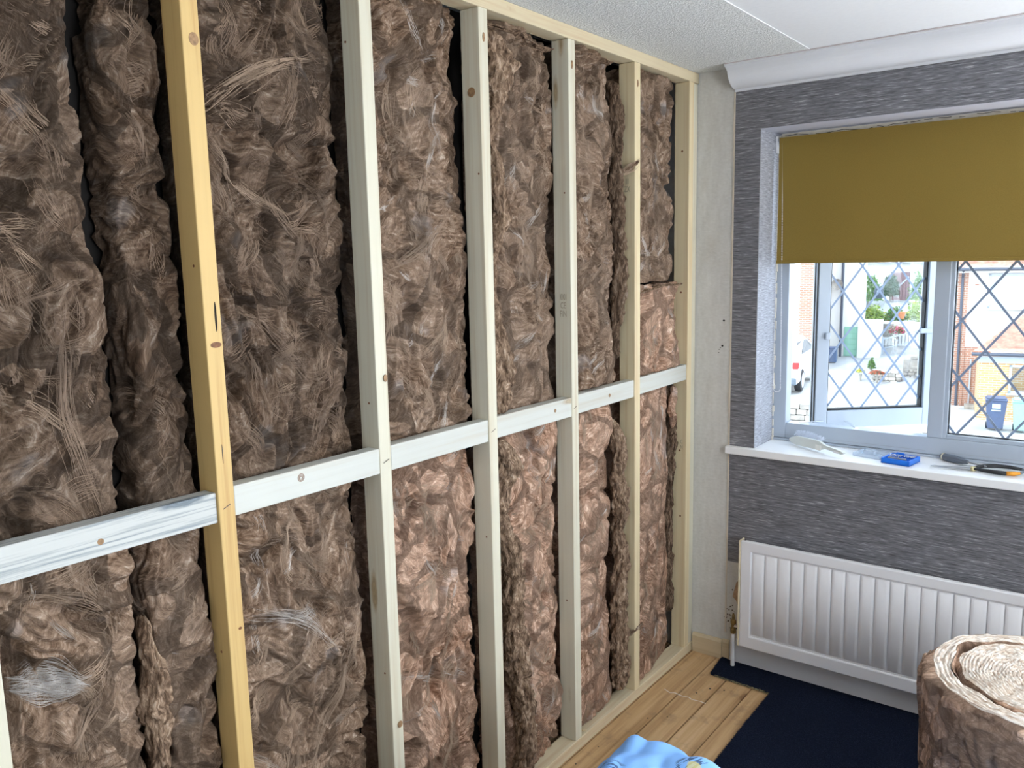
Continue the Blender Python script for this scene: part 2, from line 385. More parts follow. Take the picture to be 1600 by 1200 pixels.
# ------------------------------------------------------------------ room shell
XR, YN, H = 3.2, -4.4, 2.4        # right wall, near wall, ceiling
WX0, WX1, WZ0, WZ1 = .253, 2.98, .928, 2.164  # unseen right end of the window widened for the added lamps
WT = .30                          # window wall thickness
floor = MB().box(-.6, YN - .2, -.25, XR + .3, WT, -.022).build('floor', M['dark'])
tag(floor, kind='structure')
bx = [-.20, -.108, .003, .115, .226, .333, .44, .55, .66]
for i in range(len(bx) - 1):
    o = MB().box(bx[i] + .0025, YN, -.022, bx[i + 1] - (.0035 if i != 4 else .001), -.002 - (.004 if i % 2 else .001), 0).build('floorboard', M['board'], floor, bevel=.0015)
for i in range(8):
    x = .66 + i * .32
    MB().box(x + .001, YN, -.022, min(XR, x + .32) - .001, -.002, 0).build('floorboard', M['board'], floor)
ceil = MB().box(-.6, YN - .2, H + .012, XR + .3, WT, H + .25).build('ceiling', M['ceiling_smooth']); tag(ceil, kind='structure')
MB().box(-.17, YN, H, .456, -.001, H + .012).build('ceiling_sheet', M['ceiling'], ceil, bevel=.001)
MB().box(.4585, YN, H + .0012, XR, -.001, H + .012).build('ceiling_sheet', M['ceiling_smooth'], ceil, bevel=.001)
MB().box(.4555, YN, H - .0012, .4595, -.10, H + .001).build('joint_tape', M['ceiling_smooth'], ceil)
wl = MB().box(-.30, YN - .2, 0, -.17, WT, H).build('wall_left', M['dark']); tag(wl, kind='structure')
wf = MB()
wf.box(-.17, 0, 0, WX0, WT, H + .01); wf.box(WX0, 0, 0, WX1, WT, WZ0 - .03); wf.box(WX0, 0, WZ1, WX1, WT, H + .01); wf.box(WX1, 0, 0, XR, WT, H + .01)
wf = wf.build('wall_far', M['plaster']); tag(wf, kind='structure')
# grey wallpaper sheets on the window wall (thin paper, proud of the plaster)
GX = .152
MB().box(GX, -.0014, .435, WX0 - .0005, 0, 2.315).build('wallpaper', M['paper'], wf)
MB().box(WX0 - .0005, -.0014, .435, WX1, 0, WZ0 - .028).build('wallpaper', M['paper'], wf)
MB().box(WX0 - .0005, -.0014, WZ1, WX1, 0, 2.315).build('wallpaper', M['paper'], wf)
MB().box(WX1, -.0014, .12, XR, 0, 2.315).build('wallpaper', M['paper'], wf)
def reveal_paper():  # the grey wallpaper made paler: bright window light put into its colour
    t = NT('lit_reveal_paper'); c = t.coord(); s_ = t.n('SeparateXYZ', {0: c})
    v = t.n('CombineXYZ', {0: t.math('MULTIPLY', s_.outputs[1], 26), 1: t.math('MULTIPLY', s_.outputs[2], 330), 2: 0.0}).outputs[0]
    a = t.noise(v, 1, 3, .6)
    return t.bsdf(t.ramp(a, [(.35, lin(128, 130, 138)), (.6, lin(176, 180, 190)), (.72, lin(214, 216, 222))]), .5, 0, t.bump(a, .35, .002))
M['reveal'] = reveal_paper()
MB().box(WX0, 0, WZ0, WX0 + .0014, .199, WZ1).build('reveal_lining', M['reveal'], wf)
MB().box(WX0, 0, WZ1 - .0014, WX1, .205, WZ1).build('soffit_lining', plain('soffit_paint', lin(200, 202, 214), .7, var=.02, scale=8), wf)
# torn paint edge and crack where the reveal meets the window frame
rng = random.Random(3)
m = MB(); m2 = MB()
x = WX0 + .012
while x < WX1 - .05:
    L = rng.uniform(.012, .05); d_ = rng.uniform(.0, .006)
    m2.box(x, .194 - rng.uniform(0, .003), WZ1 - .020 - d_, x + L, .1995, WZ1 - .0012); x += L
m2.build('torn_filler', M['cut_edge'], wf)
x = WX0 + .025; zc_ = WZ1 - .011
while x < WX1 - .05:
    L = rng.uniform(.008, .03); z2_ = min(WZ1 - .004, max(WZ1 - .019, zc_ + rng.uniform(-.005, .005)))
    if rng.random() < .85: m.bar((x, .1905, zc_), (x + L, .1905, z2_), .0015, rng.choice((.0012, .002, .0035, .006)), (0, 1, 0))
    zc_ = z2_; x += L
for v in range(len(m.v)): m.v[v] = (m.v[v][0], m.v[v][1], min(m.v[v][2], WZ1 - .001))
m.build('filler_crack', M['dark'], wf)
z = WZ0
m = MB()
while z < WZ1 - .02:
    L = rng.uniform(.01, .05); m.box(WX0 + .001, .188 + rng.uniform(0, .006), z, WX0 + rng.uniform(.003, .009), .201, z + L); z += L * rng.uniform(1, 1.5)
m.build('flaking_filler', M['cut_edge'], wf)
# edge of the old lining on the bare strip, stains, screw holes
m = MB()
z = .12
while z < 2.3:
    L = rng.uniform(.03, .12); m.box(GX - .006 - rng.uniform(0, .002), -.0035, z, GX - .001, 0, min(z + L, 2.31)); z += L
m.build('lining_edge', plain('beige_lining_edge', lin(208, 196, 178), .8, var=.1, scale=30), wf)
m = MB()
for px, pz, r in ((.118, 1.435, .0042), (.113, 1.333, .0042), (.100, 1.318, .002), (.105, 1.325, .0018), (.098, 1.305, .0018)):
    m.lathe([(r, -.0012), (r, .0)], (px, -.0002, pz), 10, 'y')
m.build('screw_hole', M['dark'], wf)
m = MB(); m.add([(.176, -.0016, .285), (.192, -.0016, .35), (.214, -.0016, .37), (.236, -.0016, .365), (.236, -.0016, .245), (.205, -.0016, .236), (.192, -.0016, .27)], [(0, 6, 5, 4, 3, 2, 1)])
m.build('bare_plaster_patch', plain('bare_plaster', lin(176, 146, 116), .9, var=.25, scale=70), wf)
m = MB()
for _ in range(26):
    a = rng.gauss(.165, .018); b = rng.gauss(.2, .035); r = rng.uniform(.001, .004)
    if a > .225: continue
    m.lathe([(r, -.0012), (r, 0)], (a, -.0003, b), 7, 'y')
m.build('dirt_spots', plain('grime', lin(104, 92, 78), .9, var=.3, scale=80), wf)
# plain near wall; right wall with an added, unseen window for a fill lamp
def wall_with_window(name, axis, at, a0, a1, o0, o1, z0, z1, thick):
    m = MB()
    def bx_(p0, p1, q0, q1):
        if axis == 'x': m.box(at, p0, q0, at + thick, p1, q1)
        else: m.box(p0, at - thick, q0, p1, at, q1)
    bx_(a0, o0, 0, H + .01); bx_(o1, a1, 0, H + .01); bx_(o0, o1, 0, z0); bx_(o0, o1, z1, H + .01)
    return tag(m.build(name, M['wall_plain']), kind='structure')
wall_with_window('wall_right', 'x', XR, YN, WT, -3.3, -2.1, .95, 2.15, .1)
tag(MB().box(-.3, YN - .1, 0, XR + .1, YN, H + .01).build('wall_near', M['wall_plain']), kind='structure')
def side_frame(name, axis, at, o0, o1, z0, z1):
    m = MB(); t_ = .05
    for p0, p1, q0, q1 in ((o0, o0 + t_, z0, z1), (o1 - t_, o1, z0, z1), (o0, o1, z0, z0 + t_), (o0, o1, z1 - t_, z1), ((o0 + o1) / 2 - .02, (o0 + o1) / 2 + .02, z0, z1)):
        if axis == 'x': m.box(at + .02, p0, q0, at + .07, p1, q1)
        else: m.box(p0, at - .07, q0, p1, at - .02, q1)
    tag(m.build(name, M['upvc']), kind='structure')
side_frame('added_side_window', 'x', XR, -3.3, -2.1, .95, 2.15)  # added window, out of view, framing the side fill lamp

# window sill board
sill = MB().box(.143, -.030, .898, WX1 + .1, 0, .928).box(WX0, 0, .898, WX1, .215, .928).build('trim_1', M['sill_paint'], bevel=.003)
tag(sill, kind='structure')
# coving, its cut end showing the profile
n = 12; R_ = .082
prof = [(-.0, 2.4), (-.092, 2.4), (-.092, 2.394)] + [(-.088 + .080 * (1 - math.cos(k / n * PI / 2)) , 2.392 - .074 * math.sin(k / n * PI / 2)) for k in range(n + 1)] + [(-.006, 2.309), (0, 2.309)]
V = [(.150 - (.010 if z_ > 2.39 else 0), y_, z_) for y_, z_ in prof] + [(XR, y_, z_) for y_, z_ in prof]
k = len(prof)
mc = MB().add(V, [(i, (i + 1) % k, k + (i + 1) % k, k + i) for i in range(k)] + [tuple(range(k))[::-1], tuple(range(k, 2 * k))])
cove = mc.build('trim_2', M['cove']); tag(cove, kind='structure')
m = MB(); x = .142
while x < 2.2:
    L = rng.uniform(.03, .1); m.box(x, -.0965 - rng.uniform(0, .002), 2.3975, x + L, -.091, 2.4005); x += L
m.build('caulk_line', plain('dusty_caulk', lin(200, 190, 190), .8, var=.1, scale=50), cove)
# skirting
def skirting(name, x0, x1, mat, d, h):
    p = [(0, 0), (-d, 0), (-d, h - .012), (-d * .55, h), (0, h)]
    V = [(x0, y_, z_) for y_, z_ in p] + [(x1, y_, z_) for y_, z_ in p]; k = 5
    return tag(MB().add(V, [(i, (i + 1) % k, k + (i + 1) % k, k + i) for i in range(k)] + [tuple(range(k))[::-1], tuple(range(k, 2 * k))]).build(name, mat, bevel=.001), kind='structure')
skirting('baseboard_far', .003, .136, M['skirt_cream'], .016, .084)
skirting('baseboard_far', .137, .168, M['skirt_cream'], .010, .088)
skirting('baseboard_far', .175, XR, M['white_paint'], .018, .104)

# ------------------------------------------------------------------ stud frame
SD = .063
fr = empty('stud_frame', (0, -1.3, 0), 0, 'pale softwood stud partition frame with noggins running along the left side of the room', 'stud wall')
PLT, SOL, NT_, NB = 2.360, .040, 1.250, 1.187
def board(name, x0, y0, z0, x1, y1, z1, mat, lean=0, **kw):
    m = MB().box(x0, y0, z0, x1, y1, z1)
    return m.build(name, mat, fr, bevel=.0022, **kw)
studs = [(-2.690, -2.652, 'stud_pale'), (-2.2332, -2.1961, 'stud_yellow'), (-1.7869, -1.749, 'stud_pale'), (-1.364, -1.3261, 'stud_pale'),
         (-.9337, -.8958, 'stud_pale'), (-.5192, -.4794, 'stud_warm'), (-.0840, -.046, 'stud_warm')]
SO = []
for i, (a, b, mt) in enumerate(studs):
    SO.append(board('stud', -SD, a, SOL + .0005, (0, .0015, -.001, .001, 0, .001, 0)[i], b, PLT - .0005, M[mt]))
board('stud', -SD, -.0445, SOL + .0005, -.004, -.003, PLT - .0005, M['stud_pale'])
board('top_plate', -SD, -4.35, PLT, .0, -.003, H - .001, M['plate'])
board('sole_plate', -SD, -4.35, .001, .0, -.003, SOL, M['plate'])
dz = [(.003, -.002), (.003, .0), (.000, -.001), (.002, .0), (.003, .003), (.006, .010)]
for i in range(6):
    a, b = studs[i][1], studs[i + 1][0]
    x1 = (-.004, -.001, -.002, -.001, -.002, -.003)[i]
    z0, z1 = dz[i]
    m = MB().box(x1 - .038, a + .001, NB, x1, b - .001, NT_)
    for k, v in enumerate(m.v):
        m.v[k] = (v[0], v[1], v[2] + (z0 if v[1] < (a + b) / 2 else z1))
    nm = m.build('noggin', M['noggin_grey' if i == 0 else 'noggin'], fr, bevel=.0022)
# knot hole and splits of the yellow stud, screw heads, pencil marks
def mark(parent, name, y, z, ry, rz, mat, x=.0022, n=14):
    V = [(x, y + ry * math.cos(2 * PI * k / n), z + rz * math.sin(2 * PI * k / n)) for k in range(n)] + [(x - .0016, y + ry * math.cos(2 * PI * k / n), z + rz * math.sin(2 * PI * k / n)) for k in range(n)]
    return MB().add(V, [tuple(range(n))] + [(k, n + k, n + (k + 1) % n, (k + 1) % n) for k in range(n)]).build(name, mat, parent)
M['knot'] = plain('knot', lin(120, 76, 44), .6, var=.3, scale=120)
M['knot_pale'] = plain('pale_knot', lin(150, 118, 84), .6, var=.3, scale=160)
M['pencil'] = plain('pencil', lin(92, 84, 78), .8)
ya = -2.212
mark(SO[1], 'split', ya + .004, 1.600, .0022, .030, M['dark'])
mark(SO[1], 'knot', ya, 1.545, .012, .006, M['knot'])
mark(SO[1], 'split', ya + .005, 2.235, .0012, .022, M['dark'])
mark(SO[1], 'knot', ya + .002, 2.120, .010, .012, M['knot_pale'])
mark(SO[1], 'split', ya - .004, 1.325, .0009, .02, M['pencil'])
mark(SO[1], 'knot', ya + .006, .95, .004, .003, M['knot'])
mark(SO[2], 'knot', -1.759, 1.42, .006, .009, M['knot_pale'])
mark(SO[2], 'knot', -1.762, .515, .008, .009, M['knot_pale'])
mark(SO[3], 'knot', -1.345, 2.285, .005, .012, M['knot_pale'])
mark(SO[4], 'knot', -.915, 2.285, .005, .012, M['knot_pale'])
mark(SO[5], 'knot', -.50, 2.29, .005, .012, M['knot_pale'])
for s_, y in ((1, -2.2145), (2, -1.768), (3, -1.345), (4, -.915)):
    m = MB().bar((.0022 if s_ < 3 else .0015, y - .010, 1.212), (.0022 if s_ < 3 else .0015, y + .008, 1.219), .0016, .0006, (1, 0, 0)); m.build('pencil_mark', M['pencil'], SO[s_])
def rings(parent, y, z, r, x):
    m = MB()
    for q in range(3):
        rr = r * (1 - q * .3); n = 20
        m.tube([(x, y + rr * math.cos(2 * PI * k / n), z + rr * math.sin(2 * PI * k / n)) for k in range(n + 1)], .0009, 5, False)
    m.build('knot_rings', M['knot'], parent)
nogs = [o for o in bpy.data.objects if o.name.startswith('noggin')]
rings(nogs[1], -2.025, 1.232, .0085, -.0012)
for i, (y, z) in ((3, (-1.03, 1.222)), (4, (-.695, 1.222)), (0, (-2.47, 1.215))):
    mark(nogs[i], 'knot', y, z, .006, .006, M['knot_pale'], x=(-.0035 if i == 0 else -.0005))
# round knots on the stud sides that face the room's near end
def side_knot(parent, x, y, z, r, mat):
    n = 18; V = [(x + r * math.cos(2 * PI * k / n), y - .0008, z + r * math.sin(2 * PI * k / n)) for k in range(n)] + [(x + r * math.cos(2 * PI * k / n), y + .001, z + r * math.sin(2 * PI * k / n)) for k in range(n)]
    MB().add(V, [tuple(range(n))[::-1]] + [(k, (k + 1) % n, n + (k + 1) % n, n + k) for k in range(n)]).build('knot', mat, parent)
side_knot(SO[3], -.030, -1.364, 2.145, .013, M['knot_pale'])
for s_, y, pts in ((3, -1.364, [(-.012, 1.93), (-.02, .9)]), (2, -1.7869, [(-.03, 1.36), (-.02, .66), (-.05, 2.2)]), (4, -.9337, [(-.03, .55), (-.02, 1.9)]), (1, -2.2332, [(-.04, 2.2), (-.02, 1.7), (-.03, .9)]), (6, -.084, [(-.03, 2.10), (-.03, 1.55), (-.03, .9), (-.025, .62)])):
    for x, z in pts: side_knot(SO[s_], x, y, z, .0028 if s_ != 6 else .004, M['knot'])
def stamp(parent, text, x, y, z, size):
    cu = bpy.data.curves.new('ink_text', 'FONT'); cu.body = text; cu.size = size; cu.align_x = 'CENTER'; cu.space_line = .95; cu.extrude = .0001
    tmp = bpy.data.objects.new('tmp_text', cu); COL.objects.link(tmp)
    me = bpy.data.meshes.new_from_object(tmp); bpy.data.objects.remove(tmp); me.materials.clear(); me.materials.append(M['stampink'])
    o = bpy.data.objects.new('ink_stamp', me); COL.objects.link(o); o.parent = parent
    o.matrix_local = wmat(parent).inverted() @ Matrix.LocRotScale(Vector((x, y, z)), Euler((PI / 2, 0, 0)), Vector((.85, 1.35, 1)))
M['stampink'] = plain('faded_ink', lin(158, 146, 122), .8)
stamp(SO[4], 'I00I\nCE\nFIN', -.030, -.9343, 1.565, .021)
stamp(SO[5], 'III\nZX', -.030, -.5198, 1.95, .021)
stamp(SO[6], 'C\nN', -.022, -.0846, .93, .018)
# loose chip of timber lying on the sole plate
chip = MB().bar((-.030, -.868, .0425), (-.004, -.858, .0425), .006, .004).build('timber_chip', M['stud_warm'])
tag(chip, 'small orange-brown splinter of timber lying on the sole plate beside a stud', 'offcut')

# ------------------------------------------------------------------ mineral wool
def batt(label, y0, y1, z0, z1, sd, mat='wool', front=-.032, back=-.155, amp=1.0, calm=0.0, step=.0036, lean=0.0, group=None, folds=(), nfib=1.0, expo=7.0, recede=.022, bulges=(), endt=.02):
    """one slab of wool pushed between two studs; y1 is the side towards the window"""
    W = y1 - y0; D = front - back
    t = np.linspace(0, PI, 1200)
    cy = np.sign(-np.cos(t)) * np.abs(np.cos(t)) ** (2 / expo); cx = np.abs(np.sin(t)) ** (2 / expo)
    py = (y0 + y1) / 2 + W / 2 * cy; pxx = back + D * cx
    s_ = np.r_[0, np.cumsum(np.hypot(np.diff(py), np.diff(pxx)))]
    nu = max(24, int(s_[-1] / step)); si = np.linspace(0, s_[-1], nu)
    U = np.interp(si, s_, py); X = np.interp(si, s_, pxx)
    nyv = np.gradient(X); nxv = np.gradient(U)             # normal of the section
    L = np.hypot(nyv, nxv) + 1e-9; ny, nx = -nyv / L, nxv / L
    nv = max(24, int((z1 - z0) / step)); Z = np.linspace(z0, z1, nv)
    u, zz = np.meshgrid(np.arange(nu), Z, indexing='ij')
    yy = U[:, None] + 0 * zz; xx = X[:, None] + 0 * zz; sa = (si[:, None] - s_[-1] / 2) + (y0 + y1) / 2 + 0 * zz
    h = wool_h(sa, zz, sd, amp, calm)
    for fz, depth, wdt, slope in folds:                      # horizontal pinches, as in compressed slabs
        d = zz - fz - slope * (sa - (y0 + y1) / 2) - .012 * P(sa * 14, zz * 3, sd + 77)
        h = h - depth * np.exp(-np.abs(d) / wdt)
    for by, bz, ry, rz, dep in bulges:
        h = h + dep * np.exp(-((yy - by) / ry) ** 2 - ((zz - bz) / rz) ** 2)
    e = np.minimum(sstep(0, endt, zz - z0 + .004), sstep(0, endt, z1 - zz + .004)) * .06 + .94
    xx = back + (xx - back) * e - recede * sstep(y0 + W * .35, y1, yy) * (xx - back) / max(D, .01)
    side = np.clip(1 - np.abs(ny)[:, None] * .55, 0, 1)
    xx = xx + h * nx[:, None] * 1.0; yy = yy + h * ny[:, None] * side
    yy = yy + .005 * P(zz * 9, sa * 4, sd + 80) * 1.5; zz2 = zz + .010 * P(sa * 22, zz * 22, sd + 81) * e
    xx = np.maximum(xx, -.166); yy = np.clip(yy, y0 - .006, y1 + .006); zz2 = np.clip(zz2, z0, z1)
    Vv = np.stack([xx, yy, zz2], -1).reshape(-1, 3)
    nog = (zz2 > NB - .006) & (zz2 < NT_ + .010)
    xx = np.where(nog, np.minimum(xx, -.0455), xx)
    Vv = np.stack([xx, yy, zz2], -1).reshape(-1, 3)
    root = mesh_np('insulation_batt', Vv, grid_faces(nu, nv), M[mat], None, True)
    tag(root, label, 'insulation', group)
    # loose fibres, in bundles that follow the tufts
    r = np.random.default_rng(sd + 5); VS = []; FS = []; base = 0
    nb = int(46 * nfib * (z1 - z0) * W / .4); seg = 9
    lo_i = int(nu * .13); hi_i = int(nu * .87)
    gx = xx; 
    def lookup(ys, zs):
        iu = np.clip(((ys - y0) / W * (hi_i - lo_i) + lo_i).astype(int), 2, nu - 3); iz = np.clip(((zs - z0) / (z1 - z0) * (nv - 1)).astype(int), 0, nv - 1)
        return gx[iu, iz]
    def strands(cy_, cz_, th, curl, ln, n, spread, wd, lift, ang_sp):
        nonlocal base
        k = np.arange(seg + 1) / seg
        oy = r.normal(0, spread, n); th_ = th + r.normal(0, ang_sp, n); cu = curl + r.normal(0, .35, n); l_ = ln * r.uniform(.5, 1.15, n)
        a = th_[:, None] + cu[:, None] * (k[None] - .5) + .12 * np.sin(k[None] * 6 + r.uniform(0, 6, n)[:, None])
        dy = np.cos(a) * l_[:, None] / seg; dz_ = np.sin(a) * l_[:, None] / seg
        ys = cy_ + np.cumsum(dy, 1) - dy.sum(1, keepdims=True) / 2 + (-np.sin(th) * oy)[:, None]
        zs = cz_ + np.cumsum(dz_, 1) - dz_.sum(1, keepdims=True) / 2 + (np.cos(th) * oy)[:, None] + r.normal(0, spread, n)[:, None]
        ys = np.clip(ys, y0 + .004, y1 - .006); zs = np.clip(zs, z0 + .004, z1 - .004)
        xs = lookup(ys, zs)
        xs = (xs + np.roll(xs, 1, 1) + np.roll(xs, -1, 1)) / 3; xs[:, 0] = xs[:, 1]; xs[:, -1] = xs[:, -2]
        xs = np.minimum(xs + lift * (.35 + np.sin(k * PI))[None] + r.uniform(-.001, .002, n)[:, None], -.0035)
        wv = wd * r.uniform(.6, 1.3, n)[:, None] * (.25 + .75 * np.sin(np.clip(k, .03, .97) * PI))[None] / 2
        py_, pz_ = -np.sin(a) * wv, np.cos(a) * wv
        A = np.stack([xs, ys + py_, zs + pz_], -1); B = np.stack([xs + .0003, ys - py_, zs - pz_], -1)
        V_ = np.stack([A, B], 2).reshape(n, -1, 3)
        i0 = (np.arange(n) * (2 * (seg + 1)))[:, None] + np.arange(seg)[None] * 2 + base
        FS.append(np.stack([i0, i0 + 1, i0 + 3, i0 + 2], -1).reshape(-1, 4)); VS.append(V_.reshape(-1, 3)); base += n * 2 * (seg + 1)
    nbig = nb
    for _ in range(nbig):
        cy_ = r.uniform(y0 + .02, y1 - .02); cz_ = r.uniform(z0 + .03, z1 - .03); th = r.uniform(0, PI)
        strands(cy_, cz_, th, r.normal(0, .9), r.uniform(.05, .15), int(r.uniform(10, 30)), r.uniform(.002, .008), .0007, .003, .09)
    for _ in range(nb * 3):
        cy_ = r.uniform(y0 + .01, y1 - .01); cz_ = r.uniform(z0 + .02, z1 - .02)
        strands(cy_, cz_, r.uniform(0, PI), r.normal(0, 2), r.uniform(.02, .05), 7, .005, .0005, .0015, .4)
    Vf = np.concatenate(VS); Ff = np.concatenate(FS)
    f1 = mesh_np('loose_fibres', Vf, Ff, M['fibre_deep' if mat == 'wool_shaded' else 'fibre'], root, True); f1['kind'] = 'stuff'
    VS.clear(); FS.clear(); base = 0
    for _ in range(max(3, int(nb * .30))):
        cy_ = r.uniform(y0 + .03, y1 - .03); cz_ = r.uniform(z0 + .03, z1 - .03); th = r.uniform(0, PI)
        strands(cy_, cz_, th, r.normal(0, .8), r.uniform(.05, .14), int(r.uniform(6, 20)), r.uniform(.001, .004), .0005, .003, .07)
    LK[root.name] = lookup
    f2 = mesh_np('pale_wisps', np.concatenate(VS), np.concatenate(FS), M['fibre' if mat == 'wool_shaded' else 'fibre_pale'], root, True); f2['kind'] = 'stuff'
    return root

LK = {}
def rope(root, y0, z0, y1, z1, sd, n=70, spread=.007, bow=.02, wd=.0008, mat='fibre', lift=.004):
    """a long drawn-out bundle of fibres lying over the face of the slab"""
    r = np.random.default_rng(sd); K = 24; k = np.linspace(0, 1, K); n = int(n * .42); wd = wd * .62; spread = spread * 1.15; L = math.hypot(y1 - y0, z1 - z0); ny, nz = -(z1 - z0) / L, (y1 - y0) / L
    off = r.normal(0, spread, n); t0 = r.uniform(-.12, .25, n); t1 = r.uniform(.75, 1.1, n); b_ = bow + r.normal(0, spread * .6, n)
    t1 = np.where(r.random(n) < .35, t1 * r.uniform(.5, .9, n), t1); t0 = np.where(r.random(n) < .3, r.uniform(.1, .45, n), t0)
    t = t0[:, None] + (t1 - t0)[:, None] * k[None]; o = off[:, None] * (.35 + .65 * np.abs(np.cos(t * 2.6 + sd))) + b_[:, None] * np.sin(np.clip(t, 0, 1) * PI) + .003 * np.sin(t * 9 + off[:, None] * 200)
    ys = y0 + (y1 - y0) * t + ny * o; zs = z0 + (z1 - z0) * t + nz * o
    xs = LK[root.name](ys, zs)
    for _ in range(4):
        xs = (xs + np.roll(xs, 1, 1) + np.roll(xs, -1, 1)) / 3; xs[:, 0] = xs[:, 1]; xs[:, -1] = xs[:, -2]
    xs = np.minimum(xs + lift + (spread * .8 * np.sqrt(np.clip(1 - (off / (2.2 * spread)) ** 2, 0, 1)))[:, None], -.003)
    w_ = wd * r.uniform(.6, 1.4, n)[:, None] * np.sin(np.clip(k, .04, .96) * PI)[None] ** .5 / 2
    V = np.stack([np.stack([xs, ys + ny * w_, zs + nz * w_], -1), np.stack([xs, ys - ny * w_, zs - nz * w_], -1)], 2).reshape(-1, 3)
    i0 = (np.arange(n) * 2 * K)[:, None] + np.arange(K - 1)[None] * 2
    o_ = mesh_np('drawn_fibres', V, np.stack([i0, i0 + 1, i0 + 3, i0 + 2], -1).reshape(-1, 4), M[mat], root, True); o_['kind'] = 'stuff'; return o_
def flap(parent, name, pts, radii, sd, mat, label=None, n=40, step=.004, layers=5, twist=0.0):
    """a torn, layered edge of wool curling out of the slab. radii: (across y, towards the room) per point"""
    pts = np.array(pts, float); radii = np.array(radii, float)
    d = np.r_[0, np.cumsum(np.linalg.norm(np.diff(pts, axis=0), axis=1))]; m = max(10, int(d[-1] / step))
    q = np.linspace(0, d[-1], m)
    def sm(a):
        a = np.interp(q, d, a); k = max(3, int(.03 / step)) | 1; pad = np.pad(a, k // 2, mode='edge'); return np.convolve(pad, np.ones(k) / k, 'valid')
    c = np.stack([sm(pts[:, i]) for i in range(3)], -1); rr = np.stack([sm(radii[:, i]) for i in range(2)], -1)
    a = np.linspace(0, 2 * PI, n, endpoint=False)
    A, Q = np.meshgrid(a, q, indexing='ij')
    rad = 1 + .42 * P(np.cos(A) * 1.6 + 3, Q * 13 + np.sin(A), sd) + .28 * np.abs(P(np.cos(A) * 3 + Q * 3, Q * 34 + np.sin(A) * 2, sd + 1)) + .10 * P(np.cos(A) * 9 + Q * 10, Q * 60, sd + 5)
    rad += .09 * np.sin(A * layers + 7 * P(Q * 9, A * 0, sd + 2)) + .09 * np.sin(A * layers * 2 + 7 * P(Q * 14, A * 0, sd + 8)) + .22 * P(A * 1.6, Q * 38, sd + 9)       # lengthwise layers
    endt = np.minimum(sstep(0, .03, Q + .003), sstep(0, .03, d[-1] - Q + .003)) ** .5
    rad = rad * (endt * .9 + .1)
    cyo = .010 * P(Q * 12, Q * 0, sd + 3); cxo = .006 * P(Q * 15, Q * 0 + 5, sd + 4)
    Y = c[None, :, 1] + rr[None, :, 0] * np.cos(A + twist * Q) * rad + cyo; X = c[None, :, 0] + rr[None, :, 1] * np.sin(A) * rad + cxo; Z = c[None, :, 2] + .006 * P(A * 2, Q * 20, sd + 6)
    Vv = np.stack([X, Y, Z], -1).reshape(-1, 3)
    o = mesh_np(name, Vv, grid_faces(n, m, True), M[mat], parent, True)
    if label: o['label'] = label
    return o
def wisp(parent, p0, p1, sd, n=60, wd=.0012, spread=.006, mat='fibre'):
    r = np.random.default_rng(sd); p0 = np.array(p0); p1 = np.array(p1); k = np.linspace(0, 1, 10); V = []; F = []; b = 0
    for i in range(n):
        a = p0 + r.normal(0, spread, 3); e_ = p0 + (p1 - p0) * r.uniform(.6, 1.1) + r.normal(0, spread * .6, 3); bow = r.normal(0, spread * 1.5, 3)
        c = a[None] + (e_ - a)[None] * k[:, None] + bow[None] * np.sin(k * PI)[:, None]
        w_ = wd * np.sin(np.clip(k, .05, .95) * PI)[:, None] * np.array([[.3, .3, 1.0]])
        for j in range(10): V += [c[j] + w_[j], c[j] - w_[j]]
        F += [(b + 2 * j, b + 2 * j + 1, b + 2 * j + 3, b + 2 * j + 2) for j in range(9)]; b += 20
    o = mesh_np('wool_wisp', np.array(V), np.array(F), M[mat], parent, True); o['kind'] = 'stuff'; return o

S = studs
# bay 0: between the cut-off near stud and the yellow stud; two strips with a dark gap between them
gy = -2.372
b0 = batt("shaded brown wool above the grey noggin, left of the black gap", S[0][1] - .004, gy - .026, NT_ - .030, PLT - .001, 101, 'wool_shaded', front=-.050, amp=1.0, step=.0034, expo=6.0, recede=.015, nfib=1.2)
b1 = batt("shaded brown wool strip above the grey noggin, between black gap and yellow stud", gy + .018, S[1][0] - .002, NT_ - .030, PLT - .001, 112, 'wool_shaded', front=-.058, amp=.9, step=.0034, expo=6.0, recede=.01, folds=((1.70, .02, .012, .3), (2.17, .03, .012, -.1), (1.47, .016, .01, .2)))
b2 = batt("brown wool with white patch under the grey noggin, left of the black gap", S[0][1] - .004, gy - .022, SOL + .001, NB + .030, 123, 'wool', front=-.046, amp=1.0, step=.0034, expo=6.0, recede=.01, nfib=1.2)
b3 = batt("brown wool strip under the grey noggin, between black gap and yellow stud", gy + .014, S[1][0] - .002, SOL + .001, NB + .030, 134, 'wool', front=-.056, amp=1.0, step=.0034, expo=6.0, recede=.014, folds=((.80, .03, .012, .5), (.64, .025, .01, -.3)))
flap(b3, 'torn_edge', [(-.085, gy + .006, 1.02), (-.06, gy + .002, .92), (-.055, gy - .002, .84), (-.06, gy + .004, .74), (-.085, gy + .010, .62)], [(.006, .02), (.016, .024), (.026, .026), (.018, .024), (.008, .02)], 12, 'edge')
# bay 1
w1 = batt("wide brown wool batt above the noggin, just right of the yellow stud", S[1][1] - .004, S[2][0] - .020, NT_ - .030, PLT - .001, 205, 'wool_shaded', front=-.040, amp=1.0, step=.0034, recede=.034, nfib=1.2)
w2 = batt("wide brown wool batt below the noggin, just right of the yellow stud", S[1][1] - .004, S[2][0] - .018, SOL + .001, NB + .030, 216, 'wool', front=-.034, amp=1.0, step=.0034, recede=.034, nfib=1.2)
